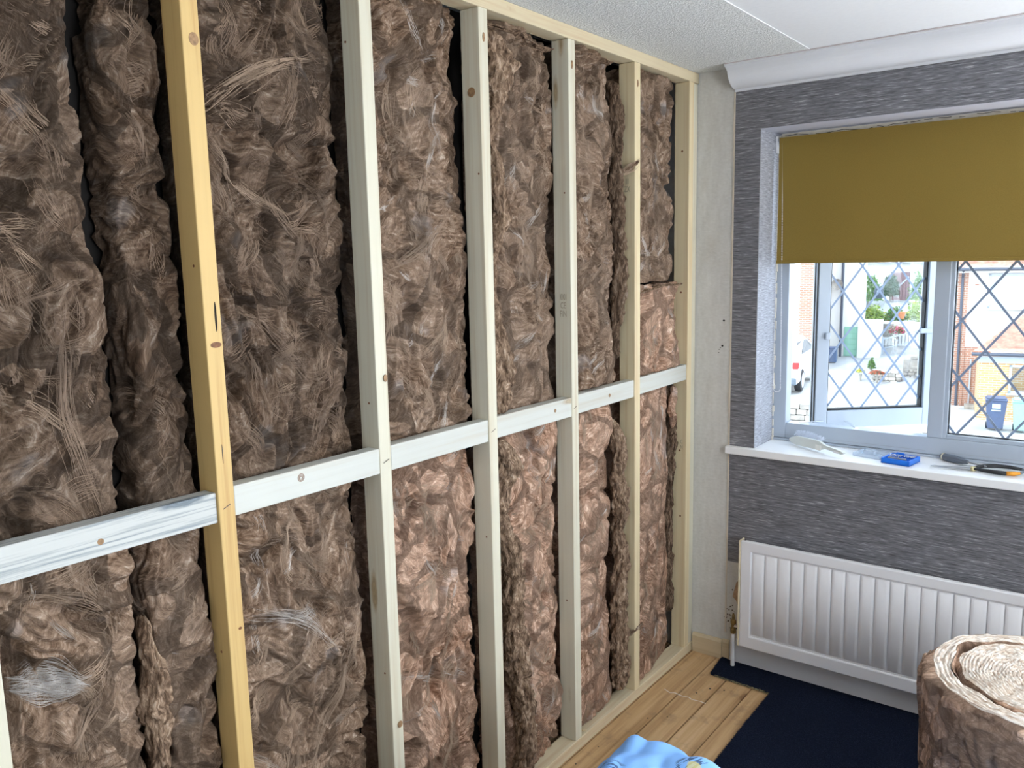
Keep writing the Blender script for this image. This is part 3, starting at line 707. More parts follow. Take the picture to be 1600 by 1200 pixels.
# bay 2
w3 = batt("fluffy brown wool batt above the noggins, in the second bay right of the yellow stud", S[2][1] - .004, S[3][0] - .010, NT_ - .030, PLT - .001, 307, 'wool', front=-.036, amp=.95, step=.0036, recede=.030)
w4 = batt("fluffy pinkish wool batt below the noggins, in the second bay right of the yellow stud", S[2][1] - .004, S[3][0] - .010, SOL + .001, NB + .030, 318, 'wool_lit', front=-.034, amp=.95, step=.0036, recede=.030)
for a in ((b0, -2.484, 1.646, -2.444, 1.26, 1, 110, .008, -.03, .0009, 'fibre_deep'), (b0, -2.56, 1.63, -2.43, 1.68, 2, 60, .005, .01, .0008, 'fibre_deep'), (b0, -2.60, 1.50, -2.47, 1.38, 3, 60, .006, .02, .0007, 'fibre'),
          (b2, -2.575, .83, -2.48, .93, 4, 60, .005, -.01, .0008, 'fibre'), (b2, -2.60, 1.14, -2.45, 1.05, 5, 70, .007, .02, .0007, 'fibre'),
          (w1, -2.17, 2.01, -1.90, 2.14, 6, 130, .008, .02, .0010, 'fibre'), (w1, -2.167, 1.955, -2.01, 1.81, 7, 80, .006, -.02, .0008, 'fibre'), (w1, -2.10, 1.60, -1.95, 1.42, 8, 80, .008, .02, .0007, 'fibre_deep'), (w1, -1.98, 1.95, -1.86, 1.72, 9, 60, .006, .02, .0007, 'fibre_deep'),
          (w2, -2.03, 1.158, -2.09, 1.02, 10, 90, .004, -.012, .0009, 'fibre'), (w2, -1.846, .83, -2.04, .54, 11, 150, .009, .015, .0010, 'fibre'), (w2, -2.15, .95, -1.95, .80, 12, 80, .010, .03, .0007, 'fibre_pale'), (w2, -2.12, .72, -1.92, .9, 13, 60, .007, .02, .0007, 'fibre'),
          (w3, -1.46, 1.58, -1.64, 1.45, 14, 90, .007, .02, .0008, 'fibre'), (w3, -1.46, 1.84, -1.70, 1.68, 15, 120, .008, .02, .0009, 'fibre'), (w3, -1.66, 2.10, -1.58, 1.88, 16, 60, .006, .01, .0007, 'fibre'), (w3, -1.47, 2.14, -1.50, 1.98, 17, 40, .003, -.04, .0007, 'fibre_pale'),
          (w4, -1.72, .60, -1.50, .52, 18, 50, .005, .012, .0007, 'fibre_pale'), (w4, -1.52, .72, -1.66, .48, 19, 90, .007, .02, .0008, 'fibre'), (w4, -1.70, 1.08, -1.50, .98, 20, 70, .006, .02, .0008, 'fibre')): rope(*a)
rope(b2, -2.625, .998, -2.515, .955, 21, 520, .013, .004, .0008, 'white_fibre')
# bay 3
b = batt("brown wool batt with rucked left edge, above the noggins, third bay from the window wall", S[3][1] + .070, S[4][0] - .004, NT_ - .030, PLT - .001, 401, 'wool', front=-.044, amp=.85, step=.004, recede=.02, folds=((1.86, .016, .01, .2), (1.55, .018, .012, -.2)))
flap(b, 'torn_edge', [(-.050, S[3][1] + .045, 2.33), (-.030, S[3][1] + .085, 2.24), (-.040, S[3][1] + .070, 2.14), (-.055, S[3][1] + .045, 2.04), (-.040, S[3][1] + .060, 1.94), (-.035, S[3][1] + .085, 1.82), (-.060, S[3][1] + .045, 1.70), (-.055, S[3][1] + .040, 1.56), (-.030, S[3][1] + .045, 1.44), (-.028, S[3][1] + .060, 1.36), (-.045, S[3][1] + .040, 1.24)],
     [(.04, .026), (.060, .034), (.034, .030), (.018, .022), (.026, .026), (.032, .026), (.016, .024), (.020, .026), (.036, .030), (.042, .034), (.03, .026)], 41, 'edge', 'crumpled tan edge of the batt', layers=7)
flap(b, 'folded_top', [(-.05, S[3][1] + .02, 2.335), (-.035, S[3][1] + .16, 2.33), (-.04, S[3][1] + .25, 2.315), (-.05, S[4][0] - .03, 2.325)], [(.02, .022), (.026, .03), (.022, .026), (.016, .02)], 43, 'edge', layers=7)
b = batt("lumpy wool batt with tan layered torn edge, below the noggins, third bay from window wall", S[3][1] + .075, S[4][0] - .006, SOL + .001, NB + .030, 412, 'wool_lit', front=-.034, amp=.75, step=.004, recede=.02, folds=((.86, .016, .012, .2), (1.02, .02, .012, -.5), (.55, .012, .012, .3)))
flap(b, 'torn_edge', [(-.045, S[3][1] + .045, 1.17), (-.030, S[3][1] + .085, 1.10), (-.036, S[3][1] + .050, 1.0), (-.040, S[3][1] + .035, .95), (-.022, S[3][1] + .060, .86), (-.020, S[3][1] + .085, .76), (-.022, S[3][1] + .085, .62), (-.018, S[3][1] + .090, .48), (-.014, S[3][1] + .105, .36), (-.014, S[3][1] + .120, .24), (-.012, S[3][1] + .120, .14), (-.016, S[3][1] + .10, .055)],
     [(.035, .026), (.055, .032), (.030, .026), (.024, .026), (.032, .028), (.032, .028), (.032, .028), (.036, .030), (.034, .030), (.030, .028), (.032, .028), (.030, .024)], 44, 'edge', 'tan layered edge of the batt', layers=8)
flap(b, 'torn_edge', [(-.10, S[3][1] + .008, 1.15), (-.09, S[3][1] + .008, .8), (-.085, S[3][1] + .012, .5), (-.075, S[3][1] + .022, .2), (-.07, S[3][1] + .03, .06)], [(.010, .03), (.012, .03), (.018, .03), (.026, .03), (.03, .03)], 45, 'wool_lit', layers=4)
# bay 4
b = batt("brown wool batt with curled right edge, above the noggins, second bay from the window wall", S[4][1] - .004, S[5][0] - .075, NT_ - .030, PLT - .001, 503, 'wool', front=-.026, amp=.8, step=.0042, recede=.018, folds=((2.22, .014, .01, .1),))
flap(b, 'torn_edge', [(-.070, S[5][0] - .055, 2.30), (-.045, S[5][0] - .050, 2.20), (-.05, S[5][0] - .048, 2.05), (-.040, S[5][0] - .060, 1.93), (-.04, S[5][0] - .050, 1.80), (-.035, S[5][0] - .052, 1.60), (-.05, S[5][0] - .060, 1.44), (-.06, S[5][0] - .050, 1.33)],
     [(.014, .02), (.020, .024), (.014, .024), (.024, .026), (.016, .024), (.018, .026), (.014, .024), (.012, .02)], 51, 'edge_dark', 'dark curled strip along the right edge', layers=6)
flap(b, 'folded_top', [(-.03, S[4][1] + .01, 2.335), (-.03, S[4][1] + .15, 2.335), (-.035, S[4][1] + .27, 2.34)], [(.02, .02), (.024, .022), (.014, .016)], 52, 'edge', layers=7)
wisp(b, (-.02, S[5][0] - .050, 1.985), (.004, S[5][1] - .012, 2.03), 53, 60, .0011, .0045)
flap(b, 'folded_top', [(-.022, S[5][0] - .045, 1.985), (-.006, S[5][0] - .015, 2.005), (.005, S[5][1] - .018, 2.03)], [(.012, .010), (.012, .008), (.008, .005)], 54, 'edge', layers=5, step=.003, n=24)
b = batt("puffy pinkish wool batt beside a curled strip, below the noggins, second bay from window wall", S[4][1] - .004, S[5][0] - .082, SOL + .001, NB + .030, 514, 'wool_lit', front=-.018, amp=.45, calm=.75, step=.0042, recede=.03, folds=((.985, .02, .009, .1), (.865, .03, .010, -.1), (.735, .026, .010, .15), (.60, .02, .010, 0), (.42, .014, .012, .2)), bulges=((S[5][0] - .14, 1.10, .10, .07, .02),), nfib=.7)
flap(b, 'torn_edge', [(-.060, S[5][0] - .075, 1.12), (-.03, S[5][0] - .060, 1.04), (-.035, S[5][0] - .060, .92), (-.025, S[5][0] - .058, .80), (-.04, S[5][0] - .052, .68), (-.03, S[5][0] - .055, .55), (-.035, S[5][0] - .060, .40), (-.03, S[5][0] - .060, .25), (-.03, S[5][0] - .055, .13), (-.03, S[5][0] - .055, .06)],
     [(.01, .012), (.026, .022), (.028, .022), (.030, .024), (.022, .022), (.028, .024), (.032, .026), (.034, .026), (.036, .024), (.030, .018)], 55, 'edge', 'dark brown curled strip of wool', layers=7)
wisp(b, (-.02, S[5][0] - .02, .275), (.012, S[5][1] + .004, .30), 56, 50, .0011, .004)
flap(b, 'fibre_tuft', [(-.02, S[5][0] - .02, .275), (.004, S[5][1] - .018, .295), (.010, S[5][1] + .014, .300)], [(.010, .008), (.007, .005), (.005, .004)], 57, 'edge', layers=5, step=.003, n=20)
# bay 5
batt("brown wool batt at the top of the bay beside the window wall", S[5][1] - .004, S[6][0] - .045, 1.60, PLT - .004, 601, 'wool', front=-.026, amp=.75, step=.0044, recede=.022, folds=((2.20, .016, .01, -.3),))
b = batt('square offcut of pinkish mineral wool wedged above the noggin beside the window wall', S[5][1] - .004, S[6][0] - .018, NT_ - .030, 1.595, 612, 'wool_lit', front=-.012, amp=.75, calm=.3, step=.0044, recede=.012, bulges=((S[5][1] + .05, 1.32, .05, .06, .02),))
flap(b, 'torn_edge', [(-.02, S[5][1] + .02, 1.565), (-.006, S[5][1] + .16, 1.588), (-.012, S[6][0] - .04, 1.585)], [(.014, .012), (.018, .016), (.014, .012)], 61, 'edge', layers=6)
b = batt("smooth pinkish wool batt below the noggin in the bay beside the window wall", S[5][1] - .004, S[6][0] - .055, SOL + .001, NB + .030, 623, 'wool_lit', front=-.016, amp=.45, calm=.6, step=.0044, recede=.03, nfib=.8)
flap(b, 'torn_edge', [(-.07, S[6][0] - .035, 1.17), (-.06, S[6][0] - .026, 1.05), (-.06, S[6][0] - .030, .9), (-.07, S[6][0] - .035, .7), (-.07, S[6][0] - .030, .45), (-.06, S[6][0] - .035, .2)], [(.014, .018), (.018, .022), (.014, .022), (.012, .02), (.014, .02), (.02, .02)], 62, 'edge_dark', 'dark ragged right edge', layers=6)
flap(b, 'torn_edge', [(-.045, S[6][0] - .040, 1.18), (-.028, S[6][0] - .07, 1.10), (-.04, S[6][0] - .045, 1.0)], [(.012, .012), (.014, .014), (.01, .01)], 63, 'wool_lit')
# ------------------------------------------------------------------ window in the far wall
win = empty('window_1', ((WX0 + WX1) / 2, .2, .93), 0, kind='structure')
FY0, FY1 = .200, .262
wb = dict(bevel=.003)
MB().box(.2535, FY0, .938, .308, FY1, 2.163).build('frame_bar', M['upvc'], win, **wb)
MB().box(WX1 - .055, FY0, .938, WX1 - .0005, FY1, 2.163).build('frame_bar', M['upvc'], win, **wb)
MB().box(.308, FY0 + .0003, .938, WX1 - .055, FY1, 1.003).build('frame_bar', M['upvc'], win, **wb)
MB().box(.308, FY0 + .0003, 2.097, WX1 - .055, FY1, 2.163).build('frame_bar', M['upvc'], win, **wb)
MB().box(.841, FY0, 1.003, .893, FY1, 2.097).build('mullion', M['upvc'], win, **wb)
MB().box(1.660, FY0, 1.003, 1.712, FY1, 2.097).build('mullion', M['upvc'], win, **wb)
MB().box(2.310, FY0, 1.003, 2.362, FY1, 2.097).build('mullion', M['upvc'], win, **wb)
MB().box(.2535, .193, .9285, WX1 - .0005, .25, .9375).build('sill_strip', M['upvc'], win, bevel=.001)
for a, b in ((.266, .838), (.902, 1.651), (1.72, 2.30), (2.37, 2.92)):     # thin grooves of the profile
    MB().box(a, FY0 - .0006, .951, b, FY0 + .001, .9525).build('profile_groove', plain('groove', lin(160, 166, 176), .5), win)
def lattice(x0, x1, z0, z1, ox, oz, px, pz):
    segs = []
    sl = pz / px
    for sgn in (1, -1):
        for k in range(-40, 41):
            pts = []
            f = lambda x: oz + sgn * sl * (x - ox) + k * 2 * pz
            g = lambda z: ox + (z - oz - k * 2 * pz) / (sgn * sl)
            for x in (x0, x1):
                if z0 <= f(x) <= z1: pts.append((x, f(x)))
            for z in (z0, z1):
                if x0 < g(z) < x1: pts.append((g(z), z))
            if len(pts) >= 2 and math.dist(pts[0], pts[-1]) > .03: segs.append((pts[0], pts[-1], sgn))
    return segs
def glazed(parent, x0, x1, z0, z1, y, ox, oz, px=.08, pz=.1065, local=False):
    MB().box(x0 - .006, y, z0 - .006, x1 + .006, y + .004, z1 + .006).build('glass_pane', M['glass'], parent, local=local)
    g = MB()
    for a, b, c, d in ((x0 - .004, x0 + .003, z0 - .004, z1 + .004), (x1 - .003, x1 + .004, z0 - .004, z1 + .004), (x0, x1, z0 - .004, z0 + .003), (x0, x1, z1 - .003, z1 + .004)):
        g.box(a, y - .006, c, b, y + .009, d)
    g.build('gasket', M['gasket'], parent, local=local)
    for (p, q, s_) in lattice(x0, x1, z0, z1, ox, oz, px, pz):
        for dy in (-.0006, .0046):
            if dy > 0 and True: continue
            MB().bar((p[0], y + dy - (.0004 if s_ > 0 else 0), p[1]), (q[0], y + dy - (.0004 if s_ > 0 else 0), q[1]), .0085, .0016, (0, 1, 0)).build('lead_strip', M['lead'], parent, local=local)
def beads(parent, x0, x1, z0, z1, w_, y0, y1, local=False):
    m = MB(); m.box(x0 - w_, y0, z0 - w_, x0, y1, z1 + w_).box(x1, y0, z0 - w_, x1 + w_, y1, z1 + w_).box(x0, y0, z0 - w_, x1, y1, z0).box(x0, y0, z1, x1, y1, z1 + w_)
    m.build('glazing_bead', M['upvc'], parent, bevel=.002, local=local)
for a, b in ((.906, 1.647), (1.725, 2.297), (2.375, 2.912)):
    beads(win, a, b, 1.018, 2.082, .015, .206, .235); glazed(win, a, b, 1.018, 2.082, .232, 1.012 + (0 if a < 1 else .8 if a < 2 else 1.44), 1.548)
# opened casement, hung on its left side and pushed out
sash = empty('open_sash', (.400, .285, .972), math.radians(42), parent=None); sash.parent = win
sash.matrix_parent_inverse = Matrix(); sash.location = Vector((.400, .285, .972)) - win.location
SL, SZ = .512, 1.118
sb = dict(local=True, bevel=.003)
MB().box(0, 0, 0, .052, .056, SZ).build('stile', M['upvc'], sash, **sb)
MB().box(.467, 0, 0, SL, .056, SZ).build('stile', M['upvc'], sash, **sb)
MB().box(.052, 0, 0, .467, .056, .072).build('rail', M['upvc'], sash, **sb)
MB().box(.052, 0, SZ - .07, .467, .056, SZ).build('rail', M['upvc'], sash, **sb)
MB().box(-.004, .004, .005, 0, .012, SZ - .005).box(-.003, .030, .005, 0, .036, SZ - .005).build('seal', M['gasket'], sash, local=True)
MB().box(.030, -.014, .372, .05, 0, .40).box(.435, -.012, .385, .505, -.002, .405).build('handle', M['upvc'], sash, local=True, bevel=.003)
MB().box(.058, .026, .078, .462, .030, SZ - .076).build('glass_pane', M['glass'], sash, local=True)
g = MB()
for a, b, c, d in ((.052, .059, .072, SZ - .07), (.461, .468, .072, SZ - .07), (.052, .468, .070, .079), (.052, .468, SZ - .078, SZ - .07)): g.box(a, .012, c, b, .036, d)
g.build('gasket', M['gasket'], sash, local=True)
for (p, q, s_) in lattice(.059, .461, .079, SZ - .078, .193, 1.637 - .972, .077, .1015):
    e_ = .0253 - (.0004 if s_ > 0 else 0)
    MB().bar((p[0], e_, p[1]), (q[0], e_, q[1]), .0080, .0016, (0, 1, 0)).build('lead_strip', M['lead'], sash, local=True)
MB().bar((.36, .225, 1.006), (.43, .300, 1.006), .012, .003).bar((.58, .235, 1.005), (.50, .37, 1.0), .012, .003).build('friction_stay', M['chrome'], win)

# ------------------------------------------------------------------ roller blind
bl = empty('roller_blind', (1.27, .16, 2.13), 0, 'mustard yellow roller blind drawn halfway down over the leaded window', 'blind')
nx_, nz_ = 90, 26; X_, Z_ = np.meshgrid(np.linspace(.2715, 1.700, nx_), np.linspace(1.664, 2.143, nz_), indexing='ij')
Yf = .1485 + .0012 * P(X_ * 5, Z_ * 3, 5) * (1 + 0 * X_) + .0010 * np.sin(X_ * 16 + Z_ * 5) * sstep(2.1, 1.7, Z_)
f_ = np.stack([X_, Yf, Z_], -1).reshape(-1, 3); b_ = f_ + np.array([0, .0008, 0]); Fg = grid_faces(nx_, nz_)
mesh_np('fabric', np.concatenate([f_, b_]), np.concatenate([Fg[:, ::-1], Fg + len(f_)]), M['blind'], bl, True)
MB().box(.2710, .1455, 1.6555, 1.7005, .1515, 1.668).build('hem_bar', M['blind'], bl, bevel=.0015)
MB().lathe([(.0, .275), (.0155, .275), (.0155, 1.698), (0, 1.698)], (0, .166, 2.126), 20, 'x').build('roller_tube', M['rad_edge'], bl, smooth=False)
for x in (.2558, 1.704):
    MB().box(x, .150, 2.085, x + .0095, .192, 2.150).lathe([(.0, -.001), (.017, -.001), (.017, .0125), (.0, .0125)], (x, .166, 2.118), 18, 'x').build('bracket', M['white_paint'], bl, bevel=.0015)
# bead chain loop
m = MB(); pts = []
zt, zb, xa, xb, yc = 2.118, 1.155, .2725, .3030, .150
def bead(x, y, z, r=.0026):
    m.add([(x + r * a, y + r * b, z + r * c) for a, b, c in ((1, 0, 0), (0, 1, 0), (-1, 0, 0), (0, -1, 0), (0, 0, 1), (0, 0, -1))], [(0, 1, 4), (1, 2, 4), (2, 3, 4), (3, 0, 4), (1, 0, 5), (2, 1, 5), (3, 2, 5), (0, 3, 5)])
z = zt
while z > zb:
    k = (zt - z) / (zt - zb); bead(xa - .002 * math.sin(k * PI), yc - .004 * k, z); bead(xa + .010 + (xb - xa - .010) * k ** .8, yc - .006 * k, z); z -= .0062
cx_ = (xa + xb) / 2
for k in range(9):
    a = PI + PI * (k + .5) / 9; bead(cx_ + (xb - xa) / 2 * math.cos(a), yc - .005, zb + .0165 * math.sin(a))
ch = m.build('bead_chain', M['white_paint'], bl); ch['label'] = 'white beaded pull chain'; ch['kind'] = 'stuff'

# ------------------------------------------------------------------ radiator
def ring_frame(x0, x1, z0, z1, a0, a1, c0, c1, yf, yb):
    o = [(x0, z0), (x1, z0), (x1, z1), (x0, z1)]; i = [(a0, c0), (a1, c0), (a1, c1), (a0, c1)]
    V = [(x, y, z) for y in (yf, yb) for x, z in o + i]
    F = []
    for k in range(4):
        n_ = (k + 1) % 4
        F += [(k, n_, 4 + n_, 4 + k), (8 + k, 12 + k, 12 + n_, 8 + n_), (k, 8 + k, 8 + n_, n_), (4 + k, 4 + n_, 12 + n_, 12 + k)]
    return MB().add(V, F)
rad = empty('radiator', (1.0, -.05, .11), 0, 'white ribbed panel radiator on the wall below the window sill', 'radiator')
rx0, rx1, rz0, rz1 = .2285, 1.80, .110, .560
MB().box(rx0 + .012, -.0665, rz0 + .008, rx1 - .012, -.030, rz1 - .008).build('panel', M['rad'], rad, bevel=.004)
sr = ring_frame(rx0 + .0075, rx1, rz0, rz1, .2805, rx1 - .05, rz0 + .052, rz1 - .040, -.0745, -.060)
sr.build('surround', M['rad'], rad, bevel=.0045, seg=3)
x = .2845
while x < rx1 - .07:
    m = MB(); k = 8; w_ = .0475
    prof_ = [(x + w_ * i / k, -.0690 - .0042 * math.sin(PI * i / k) ** .35) for i in range(k + 1)]
    z0_, z1_ = rz0 + .060, rz1 - .046
    V = [(a, -.060, z) for a, b in (prof_[0], prof_[-1]) for z in (z0_, z1_)]
    rows = [(z0_, 0), (z0_ + .006, 1), (z1_ - .006, 1), (z1_, 0)]
    V = [(a, (-.067 if t == 0 else b), z) for z, t in rows for a, b in prof_]
    F = [(j * (k + 1) + i, j * (k + 1) + i + 1, (j + 1) * (k + 1) + i + 1, (j + 1) * (k + 1) + i) for j in range(3) for i in range(k)]
    mesh_np('rib', np.array(V), F, M['rad'], rad, True); x += .0515
MB().box(rx0 - .001, -.0752, rz0 + .001, rx0 + .007, -.030, rz1 - .001).build('end_panel', M['rad_edge'], rad, bevel=.002)
for x in (.45, 1.6): MB().box(x, -.032, .2, x + .03, -.0015, .5).build('wall_bracket', M['rad'], rad)
# valve and pipe tail
va = empty('radiator_valve', (.204, -.055, .0), 0, 'grimy brass radiator valve on a white painted pipe rising from the carpet', 'valve')
MB().tube([(.2035, -.055, .0085), (.2035, -.055, .155)], .0085, 16).build('pipe', M['white_paint'], va, smooth=False)
MB().lathe([(0, .150), (.011, .150), (.0125, .156), (.0125, .168), (.009, .172), (.009, .190), (.0125, .194), (.0125, .206), (.007, .210), (.0065, .226), (.004, .236), (0, .237)], (.2035, -.055, 0), 6).build('valve_body', M['brass'], va, bevel=.0008)
MB().lathe([(0, 0), (.0075, 0), (.0075, .007), (.0105, .008), (.0105, .018), (.007, .019), (.007, .026), (0, .026)], (.2075, -.055, .182), 6, 'x').build('union_nut', M['chrome'], va)

# ------------------------------------------------------------------ carpet
car = MB().prism([(.412, YN), (XR, YN), (XR, -.0185), (.176, -.0185), (.1385, -.004), (.1385, -.02), (.157, -.166), (.26, -.172), (.408, -.178), (.409, -.40), (.416, -.72), (.412, -1.5)], .0003, .0085).build('carpet', M['carpet'])
tag(car, 'dark navy cut pile carpet ending in a ragged edge over bare floorboards', 'carpet')
rg = np.random.default_rng(9); V = []; F = []; b = 0
def tuft(x, y, z, d, l, wd):
    global b
    p = np.array([x, y, z]); q = p + np.array(d) * l; s_ = np.array([-d[1], d[0], 0]) * wd
    V.extend([p - s_, p + s_, q + s_ * .3, q - s_ * .3]); F.append((b, b + 1, b + 2, b + 3)); b += 4
for i in range(520):
    k = rg.uniform(0, 1); x = .175 + k * .235
    a = rg.uniform(-2.3, -.8); tuft(x, -.1665 - .012 * k + rg.normal(0, .0015), rg.uniform(.001, .0085), (math.cos(a), math.sin(a), rg.uniform(-.1, .25)), rg.uniform(.003, .013), .0006)
fr_ = mesh_np('frayed_backing', np.array(V), F, plain('jute_backing', lin(186, 176, 134), .9, var=.2, scale=200), car); fr_['kind'] = 'stuff'
V = []; F = []; b = 0
edges = [((.1385, -.02), (.157, -.166)), ((.157, -.166), (.26, -.172)), ((.26, -.172), (.408, -.178)), ((.408, -.178), (.409, -.40)), ((.409, -.40), (.416, -.72)), ((.416, -.72), (.412, -1.5)), ((.176, -.0185), (1.7, -.0185))]
for (x0, y0), (x1, y1) in edges:
    L = math.hypot(x1 - x0, y1 - y0); nrm = ((y1 - y0) / L, -(x1 - x0) / L)
    for i in range(int(L * 1500)):
        k = rg.uniform(); a = math.atan2(y1 - y0, x1 - x0) - PI / 2 + rg.normal(0, .7)
        tuft(x0 + (x1 - x0) * k, y0 + (y1 - y0) * k, rg.uniform(.002, .009), (math.cos(a), math.sin(a), rg.uniform(-.2, .8)), rg.uniform(.002, .0065), .0009)
for i in range(26000):
    x = rg.uniform(.16, 1.25); y = rg.uniform(-1.7, -.02)
    if x < .415 and y < -.165: continue
    a = rg.uniform(0, 2 * PI); tuft(x, y, .0082, (math.cos(a) * .6, math.sin(a) * .6, .8), rg.uniform(.002, .0045), .0010)
pl = mesh_np('pile_tufts', np.array(V), np.array(F), M['carpet'], car); pl['kind'] = 'stuff'
# streak of white paint and dark spots on the boards
m = MB(); pts_ = [(.055, -.375), (.085, -.388), (.10, -.378), (.135, -.384), (.16, -.377), (.175, -.386), (.21, -.380), (.232, -.383)]
for p, q in zip(pts_[:-1], pts_[1:]): m.bar((p[0], p[1], .0002), (q[0], q[1], .0002), rng.uniform(.002, .005), .0006)
m.build('paint_streak', plain('dried_paint', lin(228, 222, 214), .6), floor)
m = MB()
for x, y, r in ((.035, -.99, .003), (.045, -.86, .0025), (.17, -.33, .004), (.20, -.27, .005), (.25, -.25, .004), (.10, -.60, .003), (.155, -.55, .003)):
    m.lathe([(r, 0), (r, .0005)], (x, y, 0), 8)
m.build('nail_head', plain('rusty_nail', (.05, .035, .025), .7), floor)

# ------------------------------------------------------------------ things on the sill
SZ0 = .9283
br = empty('hand_brush', (.345, .150, SZ0), math.radians(-31), 'off-white plastic hand brush lying on its side at the left end of the sill', 'brush')
k = 22; V = []; 
def bx_prof(t):    # half height of the back of the brush
    return (.0225 * math.sin(min(1, (t + .02) / .16) * PI / 2) ** .6) if t < .30 else 0
top = []; 
for i in range(k + 1):
    t = i / k; s_ = t * .30
    if t < .55: hh = .037 * (math.sin(min(1, (t + .015) / .20) * PI / 2)) ** .7
    else: hh = .037 - (.037 - .0135) * sstep(.55, .70, t)
    hh = hh if t < .93 else hh * (1 - ((t - .93) / .07) ** 2 * .7)
    zc = .020 + (.008 * math.sin(t * PI * .9))
    top.append((s_, zc - .012 * (t < 2), hh, zc))
V = []; F = []
for s_, _, hh, zc in top:
    th_ = .010 if s_ < .17 else .012
    base = max(.0, zc - hh * .55); V += [(s_, -th_ / 2, base), (s_, th_ / 2, base), (s_, th_ / 2 + .001, base + hh), (s_, -th_ / 2 + .001, base + hh)]
for i in range(k):
    a = i * 4; F += [(a + j, a + (j + 1) % 4, a + 4 + (j + 1) % 4, a + 4 + j) for j in range(4)]
F += [(0, 3, 2, 1), (k * 4, k * 4 + 1, k * 4 + 2, k * 4 + 3)]
M['brush'] = plain('brush_plastic', lin(222, 226, 220), .4, var=.03)
MB().add(V, F).build('back', M['brush'], br, local=True, bevel=.003, seg=3)
MB().box(.155, -.0075, .008, .185, -.005, .030).build('grip_inset', plain('grip_inset', lin(236, 236, 230), .4), br, local=True, bevel=.001)
MB().box(.252, -.0070, .0165, .276, -.0062, .0235).build('hanging_slot', plain('slot_light', lin(250, 250, 250), .5), br, local=True)
m = MB(); rr = random.Random(5)
for i in range(15):
    for j in range(3):
        bx0 = .022 + i * .0098
        for q in range(5):
            x = bx0 + rr.uniform(-.002, .002); m.bar((x, .004 + j * .002, .038 + j * .001), (x + rr.uniform(.000, .010), .016 + j * .006 + rr.uniform(-.002, .002), .062 + rr.uniform(-.004, .004) - .008 * abs(i - 6) / 7), .0011, .0011)
o = m.build('bristles', plain('bristle', lin(214, 222, 236), .5), br, local=True); o['kind'] = 'stuff'
cl = empty('plastic_case_lid', (.672, .110, SZ0), math.radians(-12), 'small clear plastic case lid lying left of the blue bit box', 'lid')
m = MB(); m.box(-.052, -.045, 0, .052, .045, .0014).box(-.052, -.045, 0, -.0505, .045, .013).box(.0505, -.045, 0, .052, .045, .013).box(-.052, -.045, 0, .052, -.0435, .013).box(-.052, .0435, 0, .052, .045, .013)
m.build('tray', M['clear'], cl, local=True)
MB().box(-.030, -.010, .0015, .012, .024, .019).build('inner_compartment', M['clear'], cl, local=True, bevel=.003)
bb = empty('bit_box', (.784, .060, SZ0), math.radians(-9), 'open bright blue plastic case of small chrome screwdriver bits on the sill', 'tool box')
M['blue'] = plain('bright_blue_plastic', lin(18, 116, 224), .35, var=.04)
m = MB(); m.box(-.050, -.052, 0, .050, .052, .007).box(-.050, -.052, 0, -.045, .052, .020).box(.045, -.052, 0, .050, .052, .020).box(-.050, -.052, 0, .050, -.047, .020).box(-.050, .047, 0, .050, .052, .020).box(-.045, -.006, 0, .045, -.002, .015).box(-.002, .0, 0, .002, .048, .015)
m.build('case', M['blue'], bb, local=True, bevel=.0015)
MB().box(-.032, .040, .007, -.004, .047, .025).build('hinge_lug', M['blue'], bb, local=True, bevel=.001)
for i in range(6):
    MB().lathe([(0, -.032), (.0026, -.032), (.0026, -.012), (.0016, -.009), (.0012, 0), (0, 0)], (-.038 + i * .0065, .036, .019), 6, 'y').build('bit', M['chrome'], bb, local=True)
for i in range(6):
    MB().lathe([(0, -.032), (.0030, -.032), (.0030, -.014), (.0018, -.010), (.0014, 0), (0, 0)], (.008 + i * .0065, .038, .020 + .001 * (i % 2)), 6, 'y').build('bit', M['chrome'], bb, local=True)
MB().lathe([(0, 0), (.0035, 0), (.0035, .055), (.0048, .056), (.0048, .066), (0, .066)], (-.036, -.024, .017), 12, 'x').build('driver_bar', M['steel'], bb, local=True)
for i in range(3):
    MB().lathe([(0, 0), (.0052, 0), (.0052, .014), (.0035, .014), (.0035, .020), (0, .020)], (-.030 + i * .013, -.014, .010), 12).build('socket', M['chrome'], bb, local=True)
sc = empty('screwdriver', (.893, .178, SZ0), math.radians(-28), 'stubby grey-handled screwdriver lying against the window frame on the sill', 'screwdriver')
MB().lathe([(0, 0), (.006, .001), (.0085, .005), (.0085, .012), (.012, .014), (.0135, .020), (.014, .060), (.0125, .085), (.0085, .105), (.0075, .112), (0, .113)], (0, 0, .0142), 12, 'x').build('handle', plain('grey_grip', lin(96, 104, 116), .5), sc, local=True, smooth=False)
MB().lathe([(0, .0125), (.0128, .0125), (.0142, .016), (.0142, .0185), (0, .0185)], (0, 0, .0142), 14, 'x').build('collar', plain('cream_ring', lin(216, 208, 180), .5), sc, local=True)
MB().lathe([(0, .113), (.003, .113), (.003, .180), (.0012, .186), (0, .186)], (0, 0, .0142), 10, 'x').build('shaft', M['steel'], sc, local=True)
pl_ = empty('long_nose_pliers', (.888, .040, SZ0), math.radians(9), 'long thin nosed pliers with black and orange handles at the right of the sill', 'pliers')
M['blackgrip'] = plain('black_rubber', (.012, .013, .016), .45); M['orange'] = plain('orange_rubber', lin(224, 150, 40), .5)
m = MB(); m.tube([(0, .000, .006), (.06, .004, .008), (.125, .010, .011)], [.0012, .0028, .0055], 8); m.build('jaw', M['steel'], pl_, local=True)
m = MB(); m.tube([(0, -.003, .006), (.06, -.004, .0055), (.125, -.004, .008)], [.0012, .0028, .0055], 8); m.build('jaw', M['steel'], pl_, local=True)
